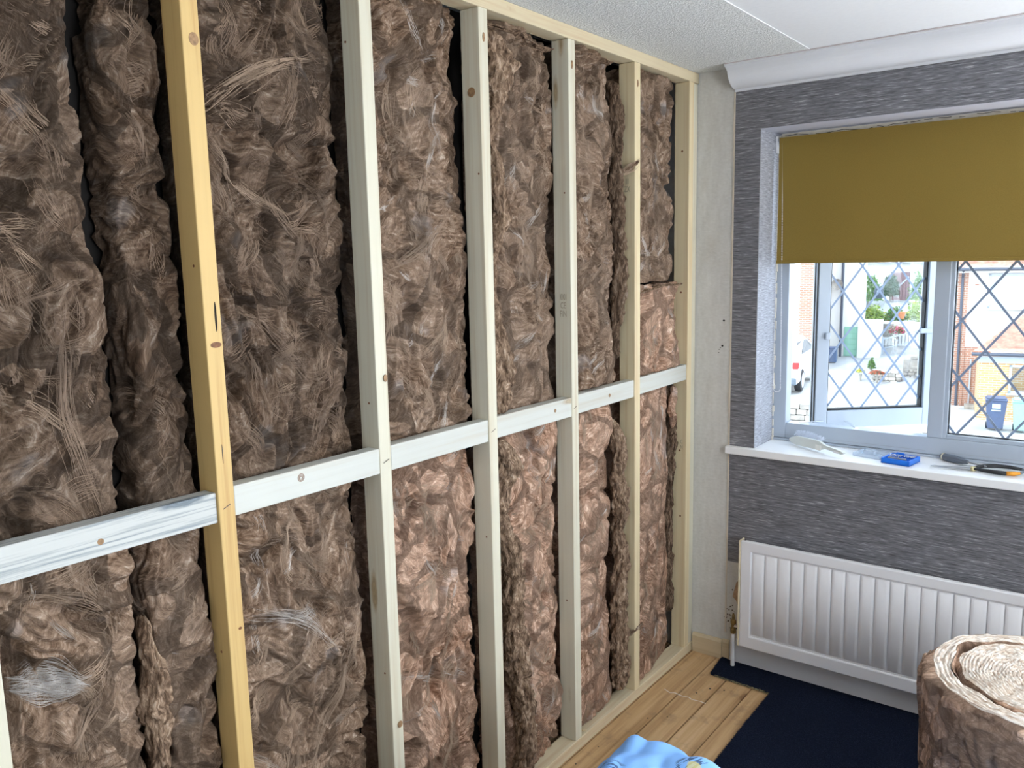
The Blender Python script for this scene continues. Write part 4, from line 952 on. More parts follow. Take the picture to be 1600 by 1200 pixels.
MB().lathe([(0, 0), (.010, 0), (.010, .012), (.006, .014), (0, .014)], (.134, .003, .001), 16).build('pivot', plain('brass_pivot', lin(226, 214, 168), .35, .5), pl_, local=True, bevel=.001)
m = MB(); m.tube([(.136, .006, .011), (.165, .034, .013), (.205, .052, .013), (.250, .052, .012), (.285, .036, .011)], [.005, .0065, .007, .0065, .005], 10); m.build('handle', M['blackgrip'], pl_, local=True, smooth=True)
m = MB(); m.tube([(.136, -.002, .009), (.165, -.016, .009), (.200, -.028, .009), (.232, -.033, .009)], [.005, .0065, .0075, .0075], 10); m.build('handle', M['blackgrip'], pl_, local=True, smooth=True)
m = MB(); m.tube([(.232, -.033, .009), (.255, -.030, .010), (.272, -.018, .010)], [.0078, .0082, .0045], 10); m.build('handle_tip', M['orange'], pl_, local=True, smooth=True)
m = MB(); m.tube([(.272, -.018, .010), (.286, .004, .011), (.288, .026, .011), (.280, .040, .011)], [.0045, .004, .004, .0045], 8); m.build('spring_strap', plain('grey_strap', lin(120, 130, 140), .4), pl_, local=True, smooth=True)

# ------------------------------------------------------------------ roll of insulation
RCX, RCY, RZ, RR = 1.325, -.780, .600, .272
ro = empty('insulation_roll', (RCX, RCY, .009), 0, 'big standing roll of brown mineral wool on the navy carpet, pale spiral end uppermost', 'insulation roll')
def roll_top_mat():
    t = NT('cut_wool_end'); c = t.coord(); s_ = t.n('SeparateXYZ', {0: c})
    x, y = s_.outputs[0], s_.outputs[1]
    r = t.math('SQRT', t.math('ADD', t.math('MULTIPLY', x, x), t.math('MULTIPLY', y, y)))
    th = t.math('ARCTAN2', y, x)
    v = t.n('CombineXYZ', {0: t.math('MULTIPLY', r, 260), 1: t.math('MULTIPLY', th, 5.0), 2: 0.0}).outputs[0]
    n = t.noise(v, 1, 4, .65); n2 = t.noise(c, 30, 3)
    col = t.ramp(n, [(.30, lin(170, 142, 122)), (.45, lin(216, 200, 184)), (.6, lin(240, 234, 226))])
    col = t.mix(t.ramp(n2, [(.5, (0, 0, 0)), (.75, (.4,) * 3)]), col, lin(196, 172, 152))
    return t.bsdf(col, .95, 0, t.bump(n, .7, .006), Specular_IOR_Level=.1)
M['rolltop'] = roll_top_mat()
def roll_part(name, rfun_in, rfun_out, th0, th1, closed, ztop, sd, pitch_=.009):
    core = rfun_in is None
    """walls + ridged top; closed: a full core (no inner wall)"""
    nt_ = int(abs(th1 - th0) / (2 * PI) * 420); th = np.linspace(th0, th1, nt_ + (0 if closed else 1), endpoint=not closed)
    objs = []
    nz_ = 120; zz = np.linspace(0, 1, nz_)
    T, K = np.meshgrid(th, zz, indexing='ij')
    top_z = lambda T_, R_: ztop + .006 * P(T_ * 3, R_ * 20, sd + 3) + .004 * P(np.cos(T_) * 6, np.sin(T_) * 6, sd + 4)
    def wall(rf, sg, nm_):
        Rw = rf(T); Zw = K * top_z(T, Rw)
        h = wool_h(T * RR, Zw, sd + 9, .12 if (sg < 0 or core) else .42, .25) + .004
        taper = sstep(0, .03, K) * sstep(1.0, .975, K) ** .5
        Rv = Rw + sg * (h * taper + .006 * P(T * 2.5, Zw * 5, sd + 7)) - sg * (.012 if (sg > 0 and not core) else .003) * sstep(.985, 1.0, K)
        Vv = np.stack([Rv * np.cos(T), Rv * np.sin(T), Zw], -1).reshape(-1, 3)
        F_ = grid_faces(len(th), nz_, closed)
        return mesh_np(nm_, Vv, F_ if sg > 0 else F_[:, ::-1], M['wool_roll'], ro, True, local=True), Rv[:, -1]
    o, ro_edge = wall(rfun_out, 1, name + '_side')
    if not core: o2, ri_edge = wall(rfun_in, -1, name + '_inner_side')
    else: ri_edge = np.zeros(len(th)) + .004
    nr = 150 if core else 60; kk = np.linspace(0, 1, nr)
    T2, K2 = np.meshgrid(th, kk, indexing='ij'); R2 = ri_edge[:, None] + (ro_edge - ri_edge)[:, None] * K2
    ph = R2 / pitch_ - T2 / (2 * PI) + .55 * P(T2 * 2.2, R2 * 30, sd + 11) + .25 * P(T2 * 9, R2 * 60, sd + 12)
    rid = np.abs(np.sin(PI * ph))
    z2 = top_z(T2, R2) + .0055 * rid - .004 + .003 * P(T2 * RR * 60, R2 * 90, sd + 13) + .006 * P(T2 * 2, R2 * 18, sd + 14)
    z2 = z2 - .006 * (sstep(.95, 1, K2)) - (0 if core else .005 * sstep(.08, 0, K2)) - (.012 * sstep(.12, .0, R2 / RR) if core else 0)
    e_z = np.where(K2 >= .999, top_z(T2, ro_edge[:, None] + 0 * R2), z2)
    Vv = np.stack([R2 * np.cos(T2), R2 * np.sin(T2), e_z], -1).reshape(-1, 3)
    F_ = grid_faces(len(th), nr, closed)
    mesh_np(name + '_top', Vv, F_[:, ::-1], M['rolltop'], ro, True, local=True)
    if not closed:   # end faces of the outer turn
        for idx in (0, -1):
            kz = np.linspace(0, 1, 60); kr = np.linspace(0, 1, 14); KR, KZ = np.meshgrid(kr, kz, indexing='ij'); t_ = th[idx]
            R3 = rfun_in(t_) + (rfun_out(t_) - rfun_in(t_)) * KR; Z3 = KZ * (ztop - .006); o3 = .006 * P(R3 * 60, Z3 * 25, sd + 15 + idx) + (.012 * np.sin(KR * PI)) * (1 if idx == -1 else -1)
            Vv = np.stack([R3 * math.cos(t_) - o3 * math.sin(t_), R3 * math.sin(t_) + o3 * math.cos(t_), Z3], -1).reshape(-1, 3)
            mesh_np(name + '_end', Vv, grid_faces(14, 60), M['wool_roll'], ro, True, local=True)
M['wool_roll'] = wool_mat('roll_wool', 1.6, .6, 9.0)
core_r = lambda T: .203 + .008 * np.cos(T - .6) + 0 * T
roll_part('core', None, core_r, 0, 2 * PI, True, RZ + .002, 700, pitch_=.0085)
# outer turn: starts at the left, gaping, and hugs the core all the way round
def gap(T):
    return .007 + .030 * np.exp(-((T - math.radians(152)) / .22) ** 2) + .004 * np.exp(-((T - math.radians(205)) / .5) ** 2) - .006 * np.exp(-((T - math.radians(60)) / 1.0) ** 2) - .007 * np.exp(-((T - math.radians(300)) / .8) ** 2)
out_in = lambda T: core_r(T) + gap(np.mod(T, 2 * PI))
out_out = lambda T: .272 + .004 * np.sin(3 * T + 1) + .004 * np.exp(-((np.mod(T, 2 * PI) - math.radians(150)) / .3) ** 2)
roll_part('outer_turn', out_in, out_out, 0, 2 * PI, True, RZ, 720, pitch_=.012)
# loose end of the roll lapping over the turn on the left
V = []
nzk = 110; Kz = np.linspace(0, 1, nzk); Tt = np.linspace(math.radians(166), math.radians(192), 90)
T, K = np.meshgrid(Tt, Kz, indexing='ij'); lift = .010 + .030 * sstep(math.radians(205), math.radians(172), T)
Zt = (RZ - .022 - .03 * sstep(math.radians(176), math.radians(192), T) + .008 * P(T * 8, 0 * T, 3)) * K
base_r = out_out(T) + .003 + .010 * sstep(.7, 1, K)
hh = wool_h(T * RR, Zt, 744, .2, .3)
Ro = base_r + .008 * np.sin(np.clip((T - Tt[0]) / .12, 0, 1) * PI / 2) + hh
outer = np.stack([Ro * np.cos(T), Ro * np.sin(T), Zt], -1).reshape(-1, 3); inner = np.stack([(base_r - .004) * np.cos(T), (base_r - .004) * np.sin(T), Zt * .995], -1).reshape(-1, 3)
fg = grid_faces(90, nzk); nn = len(outer)
edge = [[i * nzk + nzk - 1, (i + 1) * nzk + nzk - 1, nn + (i + 1) * nzk + nzk - 1, nn + i * nzk + nzk - 1] for i in range(89)] + [[j, nn + j, nn + j + 1, j + 1] for j in range(nzk - 1)] + [[89 * nzk + j, 89 * nzk + j + 1, nn + 89 * nzk + j + 1, nn + 89 * nzk + j] for j in range(nzk - 1)]
mesh_np('loose_end', np.concatenate([outer, inner]), np.concatenate([fg, fg[:, ::-1] + nn, np.array(edge)]), M['wool_roll'], ro, True, local=True)

# ------------------------------------------------------------------ bed corner with a blue printed cover
bed = empty('bed', (1.0, -2.4, .009), 0, 'low bed whose corner pokes into the bottom of the view, under a blue cover', 'bed')
MB().box(.60, -3.24, .10, 1.41, -1.60, .36).build('base', plain('bed_base', lin(190, 186, 180), .9), bed, bevel=.01)
MB().box(.585, -3.25, .362, 1.425, -1.575, .572).build('mattress', plain('mattress', lin(225, 225, 222), .9), bed, bevel=.04, seg=4)
for x in (.66, 1.36):
    for y in (-3.2, -1.76): MB().lathe([(0, .009), (.022, .009), (.03, .10), (0, .10)], (x, y, 0), 12).build('leg', M['stud_warm'], bed)
def cover_mat():
    t = NT('blue_printed_cotton'); c = t.coord(); wn = t.noise(c, 6, 2)
    col = t.ramp(wn, [(.3, lin(104, 158, 226)), (.7, lin(128, 178, 238))])
    # sprigs: short dark curved strokes in scattered clusters
    vo = t.n('TexVoronoi', {'Vector': c, 'Scale': 10.0}); rot = t.n('VectorRotate', {'Vector': t.vmath('SUBTRACT', c, t.vmath('SCALE', vo.outputs['Position'], scale=1.0)), 'Axis': (0, 0, 1), 'Angle': t.math('MULTIPLY', t.n('SeparateXYZ', {0: vo.outputs['Color']}).outputs[0], 6.28)}, rotation_type='AXIS_ANGLE').outputs[0]
    st = t.noise(t.mapping(rot, (150, 26, 60)), 1, 2); mask = t.ramp(vo.outputs['Distance'], [(.34, (1, 1, 1)), (.42, (0, 0, 0))])
    on = t.ramp(st, [(.545, (0, 0, 0)), (.565, (1, 1, 1))])
    col = t.mix(t.math('MULTIPLY', t.math('MULTIPLY', on, mask), .85), col, lin(44, 62, 96))
    ye = t.math('GREATER_THAN', t.n('SeparateXYZ', {0: vo.outputs['Color']}).outputs[1], .62)
    yk = t.ramp(t.math('ADD', vo.outputs['Distance'], t.math('MULTIPLY', t.noise(c, 40, 2), .2)), [(.24, (1, 1, 1)), (.27, (0, 0, 0))])
    col = t.mix(t.math('MULTIPLY', ye, t.math('MULTIPLY', yk, .8)), col, lin(196, 186, 120))
    return t.bsdf(col, .8, 0, t.bump(t.noise(c, 300, 2), .15, .001))
n1, n2 = 200, 260; A, B = np.meshgrid(np.linspace(-1, 1, n1), np.linspace(-1, 1, n2), indexing='ij')
hx, hy, dr = .44, .84, .26; cx0, cy0 = 1.005, -2.395
def drape(u, h):    # arc length from the centre -> (offset, drop)
    au = np.abs(u) * (h + dr); R = .05; f = h - R
    off = np.where(au < f, au, np.where(au < f + R * PI / 2, f + R * np.sin(np.clip((au - f) / R, 0, PI / 2)), h + .012 * np.sin((au - h) * 9)))
    dp = np.where(au < f, 0, np.where(au < f + R * PI / 2, R * (1 - np.cos(np.clip((au - f) / R, 0, PI / 2))), R + (au - f - R * PI / 2)))
    return np.sign(u) * off, dp
ox, dx_ = drape(A, hx); oy, dy_ = drape(B, hy)
d = np.maximum(dx_, dy_)
Zc = .600 - d + (.030 * np.abs(P(A * 5, B * 9, 91)) + .020 * np.abs(P(A * 9 + B * 4, B * 7, 92))) * sstep(.12, 0, d) + .010 * P(A * 2, B * 3, 93)
crn = sstep(.48, .66, np.abs(A)) * sstep(.66, .80, np.abs(B)); Zc = Zc - .045 * crn * sstep(.15, 0, d)
wv = .010 * P(A * 7, B * 9, 95) * sstep(0, .1, d)
kk = (dx_ > 0) & (dy_ > 0); shr = np.where(kk, 1 - .06 * np.minimum(dx_, dy_) / .2, 1)
Vc = np.stack([cx0 + ox * shr + wv, cy0 + oy * shr - wv, Zc], -1).reshape(-1, 3)
fg = grid_faces(n1, n2)
cov = mesh_np('bed_cover', Vc, fg, cover_mat(), None, True)
sm = cov.modifiers.new('thick', 'SOLIDIFY'); sm.thickness = .004; sm.offset = -1
tag(cov, 'pale blue cover with dark sprigs and yellow flowers draped over the bed corner', 'bedspread')
# ------------------------------------------------------------------ the street outside
TH = math.radians(10); E1 = (math.cos(TH), math.sin(TH)); E2 = (-math.sin(TH), math.cos(TH)); OX, OY = 1.453, -3.148
def OP(a, f, z=0): return (OX + E1[0] * a + E2[0] * f, OY + E1[1] * a + E2[1] * f, z)
def street(name, a, f, z, label=None, cat=None, group=None, kind=None, rot=0): return empty(name, OP(a, f, z), TH + rot, label, cat, group, kind)
def brick_mat(name, c1, c2, mortar, sc=1.0):
    t = NT(name); c = t.coord(); s_ = t.n('SeparateXYZ', {0: c}); v = t.n('CombineXYZ', {0: t.math('ADD', s_.outputs[0], s_.outputs[1]), 1: s_.outputs[2], 2: 0.0}).outputs[0]
    b = t.n('TexBrick', {'Vector': v, 'Color1': c1, 'Color2': c2, 'Mortar': mortar, 'Scale': 1.0 / sc, 'Mortar Size': .009, 'Brick Width': .225, 'Row Height': .075, 'Bias': 0.0})
    col = t.mix(t.ramp(t.noise(c, 5, 3), [(.4, (0, 0, 0)), (.8, (.4,) * 3)]), b.outputs[0], c2)
    return t.bsdf(col, .85, 0, t.bump(b.outputs['Fac'], -.4, .01))
M['brick_red'] = brick_mat('red_brick', (.34, .15, .10), (.42, .22, .15), (.50, .46, .42))
M['brick_orange'] = brick_mat('orange_brick', (.52, .26, .10), (.60, .36, .17), (.58, .52, .44))
M['render_wall'] = plain('white_render', (.74, .74, .72), .9, var=.04, scale=3)
M['tile_red'] = plain('red_roof_tile', (.46, .22, .16), .8, var=.3, scale=7)
M['blackpipe'] = plain('dark_downpipe', (.06, .07, .10), .5)
M['paving'] = plain('pale_paving', (.46, .45, .43), .9, var=.12, scale=1.5)
M['road'] = plain('worn_road', (.36, .36, .36), .9, var=.12, scale=1.0)
M['leaf'] = plain('leaf_green', (.09, .20, .03), .6, var=.5, scale=6)
M['leaf_light'] = plain('leaf_yellow_green', (.24, .34, .05), .6, var=.4, scale=6)
M['leaf_dark'] = plain('leaf_dark_green', (.03, .085, .03), .6, var=.4, scale=6)
M['pink'] = plain('pink_flower', (.75, .10, .24), .6, var=.3, scale=20)
M['redflower'] = plain('red_flower', (.65, .14, .06), .6, var=.3, scale=20)
M['yellow'] = plain('yellow_flower', (.75, .62, .08), .6, var=.2, scale=20)
M['stone'] = plain('grey_stone', (.30, .28, .25), .9, var=.35, scale=5)
M['stone_pale'] = plain('pale_stone', (.50, .47, .42), .9, var=.25, scale=5)
M['blindslat'] = plain('pale_blind_slat', (.50, .58, .56), .7)
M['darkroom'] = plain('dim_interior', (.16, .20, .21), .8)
M['greendoor'] = plain('mint_green_door', (.22, .46, .34), .6, var=.08, scale=3)

# ground: road level in front, rising to gardens behind
a_, f_ = np.meshgrid(np.linspace(-22, 24, 140), np.linspace(3.5, 75, 220), indexing='ij')
def ground_z(a, f):
    z = -3.76 + .0 * a + .72 * sstep(31.5, 39.5, f) * sstep(.2, -1.0, a) + 1.15 * sstep(41.8, 42.4, f) * sstep(-.2, -1.0, a) + .9 * sstep(43, 48, f) * sstep(.2, -1.0, a)
    return z + 9 * sstep(52, 74, f) + .03 * P(a * .5, f * .5, 2)
zg = ground_z(a_, f_)
gx_ = OX + E1[0] * a_ + E2[0] * f_; gy_ = OY + E1[1] * a_ + E2[1] * f_
gr = mesh_np('ground', np.stack([gx_, gy_, zg], -1).reshape(-1, 3), grid_faces(140, 220), M['road'], None, True); tag(gr, kind='structure')

def tiled_roof(parent, x0, x1, y0, z0, y1, z1, name='roof', hip=0.0, mat=None):
    """rows of rolled tiles from the eave (y0,z0) up to the ridge (y1,z1)"""
    L = math.hypot(y1 - y0, z1 - z0); rows = int(L / .30); nx = int((x1 - x0) / .04); V = []; F = []
    ny_, nz_ = -(z1 - z0) / L, (y1 - y0) / L
    for r_ in range(rows + 1):
        for e in (0, 1):
            s0 = (r_ + e) * L / (rows + 1); lift = .045 if e == 0 else .008
            for i in range(nx + 1):
                x = x0 + (x1 - x0) * i / nx; x = max(x, x0 + hip * s0 / L * (x1 - x0)); w_ = .022 * abs(math.sin(x / .30 * PI))
                V.append((x, y0 + (y1 - y0) * s0 / L + ny_ * (lift + w_), z0 + (z1 - z0) * s0 / L + nz_ * (lift + w_)))
    for r_ in range(2 * (rows + 1) - 1):
        for i in range(nx): F.append((r_ * (nx + 1) + i, r_ * (nx + 1) + i + 1, (r_ + 1) * (nx + 1) + i + 1, (r_ + 1) * (nx + 1) + i))
    return mesh_np(name, np.array(V), F, mat or M['tile_red'], parent, True, local=True)
def out_window(parent, x0, x1, z0, z1, y, slats=True):
    fr2 = MB(); w_ = .07
    fr2.box(x0, y - .03, z0, x0 + w_, y + .05, z1).box(x1 - w_, y - .03, z0, x1, y + .05, z1).box(x0, y - .03, z0, x1, y + .05, z0 + w_).box(x0, y - .03, z1 - w_, x1, y + .05, z1).box(x0 - .05, y - .10, z0 - .06, x1 + .05, y, z0)
    wf_ = fr2.build('window', M['upvc'], parent, local=True)
    def sub(mb, nm, mat):
        o = mb.build(nm, mat, None); o.parent = wf_; return o
    sub(MB().box(x0 + w_, y + .005, z0 + w_, x1 - w_, y + .010, z1 - w_), 'pane', M['glass'])
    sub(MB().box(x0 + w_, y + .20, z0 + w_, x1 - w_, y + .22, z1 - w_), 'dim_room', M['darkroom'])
    if slats:
        m = MB(); x = x0 + w_ + .03
        while x < x1 - w_ - .02: m.bar((x, y + .09, z0 + w_), (x, y + .09, z1 - w_), .075, .004, (.35, 1, 0)); x += .09
        sub(m, 'blind_slats', M['blindslat'])

# the house across the road on the right, with its brick extension
hs = street('rendered_house', 0, 32.5, -4.0, 'white rendered house with brick pier, red tiled roof and an orange brick extension', 'house')
hs_b = dict(local=True)
MB().box(.80, .0, 0, 9.0, 6.0, 4.95).build('rendered_wall', M['render_wall'], hs, **hs_b)
MB().box(.50, -.06, 0, .82, 6.0, 4.93).box(.82, -.02, 0, 1.6, 0, 2.3).build('brick_pier', M['brick_red'], hs, **hs_b)
MB().box(.30, -.34, 4.86, 9.3, .0, 4.98).build('soffit_board', M['render_wall'], hs, **hs_b)
tiled_roof(hs, .28, 9.3, -.42, 5.02, 3.4, 7.3)
MB().tube([(.30, -.43, 4.98), (9.3, -.43, 4.98)], .055, 8).build('gutter', M['blackpipe'], hs, **hs_b)
MB().tube([(.64, -.36, 4.95), (.64, -.12, 4.70), (.64, -.12, .2)], .042, 8).build('downpipe', M['blackpipe'], hs, **hs_b)
MB().box(1.02, -.03, 4.42, 1.14, .01, 4.47).build('vent_cap', M['brick_red'], hs, **hs_b)
out_window(hs, 1.42, 3.5, 3.66, 4.82, -.02)
EX = -2.6
MB().box(1.20, EX, -.02, 7.0, 0, 2.12).build('extension_wall', M['brick_orange'], hs, **hs_b)
MB().box(1.16, EX - .03, 2.10, 7.1, EX + .02, 2.30).build('fascia', M['upvc'], hs, **hs_b)
tiled_roof(hs, .98, 7.2, EX - .14, 2.42, -.1, 3.75, 'extension_roof', hip=.30)
MB().tube([(.96, EX - .16, 2.38), (7.2, EX - .16, 2.38)], .055, 8).build('gutter', M['blackpipe'], hs, **hs_b)
MB().tube([(1.03, -.10, 1.9), (1.03, -.10, .30)], .025, 8).build('overflow_pipe', M['upvc'], hs, **hs_b)
MB().box(.9, -.8, 0, 1.20, -.15, .36).build('step', M['stone'], hs, **hs_b)
out_window(hs, 2.02, 3.3, 1.16, 2.05, EX - .015)

def wheelie(a, f, z, mat, label, rot=0, sticker=True):
    r = street('wheelie_bin', a, f, z, label, 'bin', 'wheelie bins by the brick extension', rot=rot)
    V = []
    for zz_, w_, d_ in ((.08, .20, .22), (.93, .275, .30)): V += [(-w_, -d_, zz_), (w_, -d_, zz_), (w_, d_, zz_), (-w_, d_, zz_)]
    MB().add(V, [(0, 3, 2, 1), (4, 5, 6, 7), (0, 1, 5, 4), (1, 2, 6, 5), (2, 3, 7, 6), (3, 0, 4, 7)]).build('body', mat, r, bevel=.02, local=True)
    MB().box(-.29, -.33, .93, .29, .31, .965).box(-.25, -.27, .965, .25, .27, 1.01).build('lid', mat, r, bevel=.015, local=True)
    MB().tube([(-.22, .36, .96), (.22, .36, .96)], .018, 8).build('handle', mat, r, local=True)
    for x in (-.2, .2): MB().lathe([(0, -.03), (.10, -.03), (.10, .03), (0, .03)], (x, .23, .10), 14, 'x').build('wheel', M['gasket'], r, local=True)
    if sticker: MB().box(-.11, -.299, .70, .11, -.285, .84).box(-.12, -.293, .62, .12, -.28, .66).build('number_label', M['upvc'], r, local=True)
    return r
wheelie(1.63, 28.3, -3.74, plain('bin_navy', (.07, .09, .16), .5), 'dark blue-grey wheelie bin with a white label, in front of the orange brick wall')
wheelie(2.32, 28.2, -3.74, plain('bin_green', (.28, .50, .42), .5), 'pale green wheelie bin at the right edge, beside the dark one', rot=-.05, sticker=False)
# low stone wall in front of the house
lw = street('low_stone_wall', 0, 26, -3.78, 'low wall of rough pale stone blocks along the pavement on the right', 'wall')
rs = random.Random(21); 
for row in range(2):
    x = -.2 - row * .13
    while x < 5.2:
        L = rs.uniform(.24, .44); j = rs.uniform(-.012, .012)
        MB().box(x + .006, -.14 + j, row * .145, x + L - .006, .14 + j, row * .145 + .137).build('stone', M['stone_pale' if rs.random() < .7 else 'stone'], lw, bevel=.015, local=True, seg=1); x += L
MB().box(-.25, -.17, .29, 5.3, .17, .345).build('coping', M['stone_pale'], lw, bevel=.01, local=True)
pv = MB().box(-.8, 26.2, 0, 9, 32.4, .03)
pvv = [OP(v[0], v[1], -3.775 + v[2]) for v in pv.v]; o = mesh_np('pavement', np.array(pvv), pv.f, M['paving']); tag(o, kind='structure')

# brick house, drive terrace and car at the left
lh = street('brick_house', -5.3, 36, -4.2, 'red brick house with a white corner seen through the open gap at the left', 'house')
MB().box(-6, 0, 0, .10, 3.4, 6.5).build('rendered_side', M['render_wall'], lh, local=True)
MB().box(.10, -.02, 0, .80, 3.4, 6.5).build('brick_wall', M['brick_red'], lh, local=True)
MB().box(-.20, -.05, 2.9, -.02, 0, 3.5).build('meter_box', M['upvc'], lh, local=True)
tiled_roof(lh, -6.3, 1.0, -.3, 6.5, 3.5, 8.8)
te = street('drive_terrace', -3.8, 22.5, -3.78, 'rough grey stone retaining wall below the parked white car', 'wall')
MB().box(-3.5, -.55, 0, 1.3, 6.0, 1.63).build('drive_slab', M['paving'], te, local=True)
for row in range(11):
    x = -1.2 - rs.uniform(0, .2)
    while x < 1.35:
        L = rs.uniform(.18, .38); j = rs.uniform(-.03, .02)
        MB().box(x + .006, -.72 + j, row * .150, x + L - .006, -.54, row * .150 + .142).build('stone', M['stone' if rs.random() < .6 else 'stone_pale'], te, bevel=.02, local=True, seg=1); x += L
# car: rear corner towards us
ca = street('parked_car', -4.17, 23.0, -2.13, 'white hatchback parked on the stone terrace, rear wheel and red tail light showing', 'car', rot=math.radians(88))
M['carwhite'] = plain('white_car_paint', (.74, .75, .76), .25, var=.02); M['carglass'] = plain('tinted_glass', (.05, .06, .07), .1)
prof_c = [(-.05, .30), (-.08, .55), (-.02, .85), (.10, .98), (.32, 1.36), (.62, 1.47), (1.55, 1.48), (2.3, 1.30), (3.0, .98), (3.8, .86), (4.0, .60), (3.98, .30)]
ys = [(-.86, .0), (-.80, 1.0), (.80, 1.0), (.86, .0)]
V = []; 
for y, t_ in ((-.70, 1), (-.86, 0), (.86, 0), (.70, 1)):
    for x, z in prof_c: V.append((x + (.03 if t_ else 0), (y if z > 1.0 or t_ == 0 else math.copysign(.86, y)) * (1 if z < 1.1 else .88), z))
k = len(prof_c)
V = [(x, y * (1 if z < 1.0 else .84), z) for y in (-.86, .86) for x, z in prof_c]
MB().add(V, [(i, (i + 1) % k, k + (i + 1) % k, k + i) for i in range(k)] + [tuple(range(k))[::-1], tuple(range(k, 2 * k))]).build('body', M['carwhite'], ca, bevel=.05, local=True, seg=3)
MB().add([(.22, -.800, 1.02), (1.0, -.800, 1.02), (1.0, -.745, 1.38), (.48, -.745, 1.38)], [(0, 1, 2, 3)]).build('side_window', M['carglass'], ca, local=True)
MB().add([(1.06, -.800, 1.02), (2.6, -.800, 1.02), (2.15, -.745, 1.34), (1.06, -.745, 1.38)], [(0, 1, 2, 3)]).build('side_window', M['carglass'], ca, local=True)
MB().add([(.115, -.66, 1.04), (.115, .66, 1.04), (.30, .60, 1.35), (.30, -.60, 1.35)], [(0, 3, 2, 1)]).build('rear_window', M['carglass'], ca, local=True)
for y in (-.80, .80): MB().box(-.075, y - .09, .72, .02, y + .07, .90).build('tail_light', plain('tail_light_red', (.55, .03, .03), .3), ca, local=True, bevel=.02)
MB().box(-.11, -.84, .28, .35, .84, .48).build('bumper', plain('dark_bumper', (.10, .13, .16), .5), ca, local=True, bevel=.04)
for x in (.72, 3.2):
    for y in (-.78, .78):
        w_ = MB().lathe([(.0, -.10), (.25, -.10), (.31, -.08), (.32, 0), (.31, .08), (.25, .10), (0, .10)], (x, y, .32), 24, 'y').build('tyre', M['gasket'], ca, local=True, smooth=False)
        h_ = MB().lathe([(.0, -.115), (.06, -.115), (.20, -.105), (.22, -.098), (0, -.09)], (x, y, .32), 20, 'y').build('wheel_hub', plain('alloy', (.5, .52, .54), .35, .6), None, local=True); h_.parent = w_

# white rendered building with garage, dish and bin
wb_ = street('white_building', -3.3, 40, -3.2, 'white rendered building with a dark downpipe and mint green garage door', 'house')
MB().box(-7, 0, -.5, .08, 3.6, 6).build('wall', M['render_wall'], wb_, local=True)
MB().box(.08, -.25, -.5, 1.0, 1.8, 1.72).build('garage_wall', M['render_wall'], wb_, local=True)
g_ = MB().box(-.50, -.06, .18, .30, .02, 1.50).build('garage_door', M['greendoor'], wb_, local=True)
for i in range(5):
    s_ = MB().box(-.48, -.075, .22 + i * .25, .28, -.055, .44 + i * .25).build('door_panel', M['greendoor'], None, local=True, bevel=.006); s_.parent = g_
MB().tube([(-.64, -.08, 5.8), (-.64, -.08, .1)], .055, 8).build('downpipe', M['blackpipe'], wb_, local=True)
sd_ = MB().lathe([(0, .02), (.14, 0), (.24, -.06), (.245, -.06), (.14, .012), (0, .03)], (-.84, -.35, 3.42), 18, 'y').build('satellite_dish', M['stone'], wb_, local=True)
MB().tube([(-.84, -.33, 3.40), (-.84, -.02, 3.25)], .02, 6).build('dish_arm', M['blackpipe'], wb_, local=True)
db = street('refuse_bin', -4.18, 38.2, -3.12, 'dark blue bin standing by the downpipe of the white building', 'bin')
MB().box(-.28, -.28, .03, .28, .28, .62).build('body', plain('bin_blue', (.06, .11, .22), .5), db, local=True, bevel=.03); MB().box(-.31, -.31, .60, .31, .31, .68).build('lid', plain('bin_blue_lid', (.05, .09, .20), .5), db, local=True, bevel=.02)

# planting
def shrub(a, f, z, rx, ry, rz, n, sd, mat, label, flowers=None, nf=0, leafs=.07, group=None, cat='shrub'):
    r = street('garden_shrub', a, f, z, label, cat, group); g = np.random.default_rng(sd)
    def leaves(n, s_, rad):
        u = g.normal(size=(n, 3)); u /= np.linalg.norm(u, axis=1, keepdims=True); u[:, 2] = np.abs(u[:, 2]) * 1.0 - .15
        lump = 1 + .25 * P(u[:, 0] * 3 + sd, u[:, 1] * 3, sd) + .15 * P(u[:, 2] * 6, u[:, 0] * 6, sd + 1)
        c = u * g.uniform(rad, 1.0, n)[:, None] * lump[:, None] * np.array([rx, ry, rz]); c[:, 2] = np.maximum(c[:, 2], -.1) + .15
        a1 = g.normal(size=(n, 3)); a1 /= np.linalg.norm(a1, axis=1, keepdims=True); a2 = np.cross(a1, g.normal(size=(n, 3))); a2 /= np.linalg.norm(a2, axis=1, keepdims=True)
        sz = s_ * g.uniform(.6, 1.3, n)[:, None]
        V = np.stack([c - a1 * sz, c - a2 * sz * .45, c + a1 * sz, c + a2 * sz * .45], 1).reshape(-1, 3); i0 = np.arange(n)[:, None] * 4
        return V, np.concatenate([i0, i0 + 1, i0 + 2, i0 + 3], 1)
    V, F = leaves(n, leafs, .55); mesh_np('foliage', V, F, M[mat], r, False, local=True)
    m = MB()
    for k in range(4): m.tube([(0, 0, -.2), (rx * .3 * math.cos(k * 1.6), ry * .3 * math.sin(k * 1.6), rz * .6)], [.03, .012], 6)
    m.build('stems', M['stone'], r, local=True)
    if flowers: V, F = leaves(nf, leafs * .6, .92); mesh_np('flowers', V, F, M[flowers], r, False, local=True)
    return r
shrub(-3.35, 46.5, -.9, .75, .6, 1.55, 1600, 31, 'leaf', 'tall green shrub in the terraced garden, left of the dark pillar bin')
shrub(-2.35, 47.6, -.75, .45, .5, 1.3, 1000, 32, 'leaf_dark', 'dark green shrub in front of the far white house, left of its brown door')
shrub(-3.0, 44.4, -1.95, .72, .55, .95, 1700, 33, 'leaf_light', 'yellow-green leafy bush in the middle of the garden terrace', 'yellow', 90)
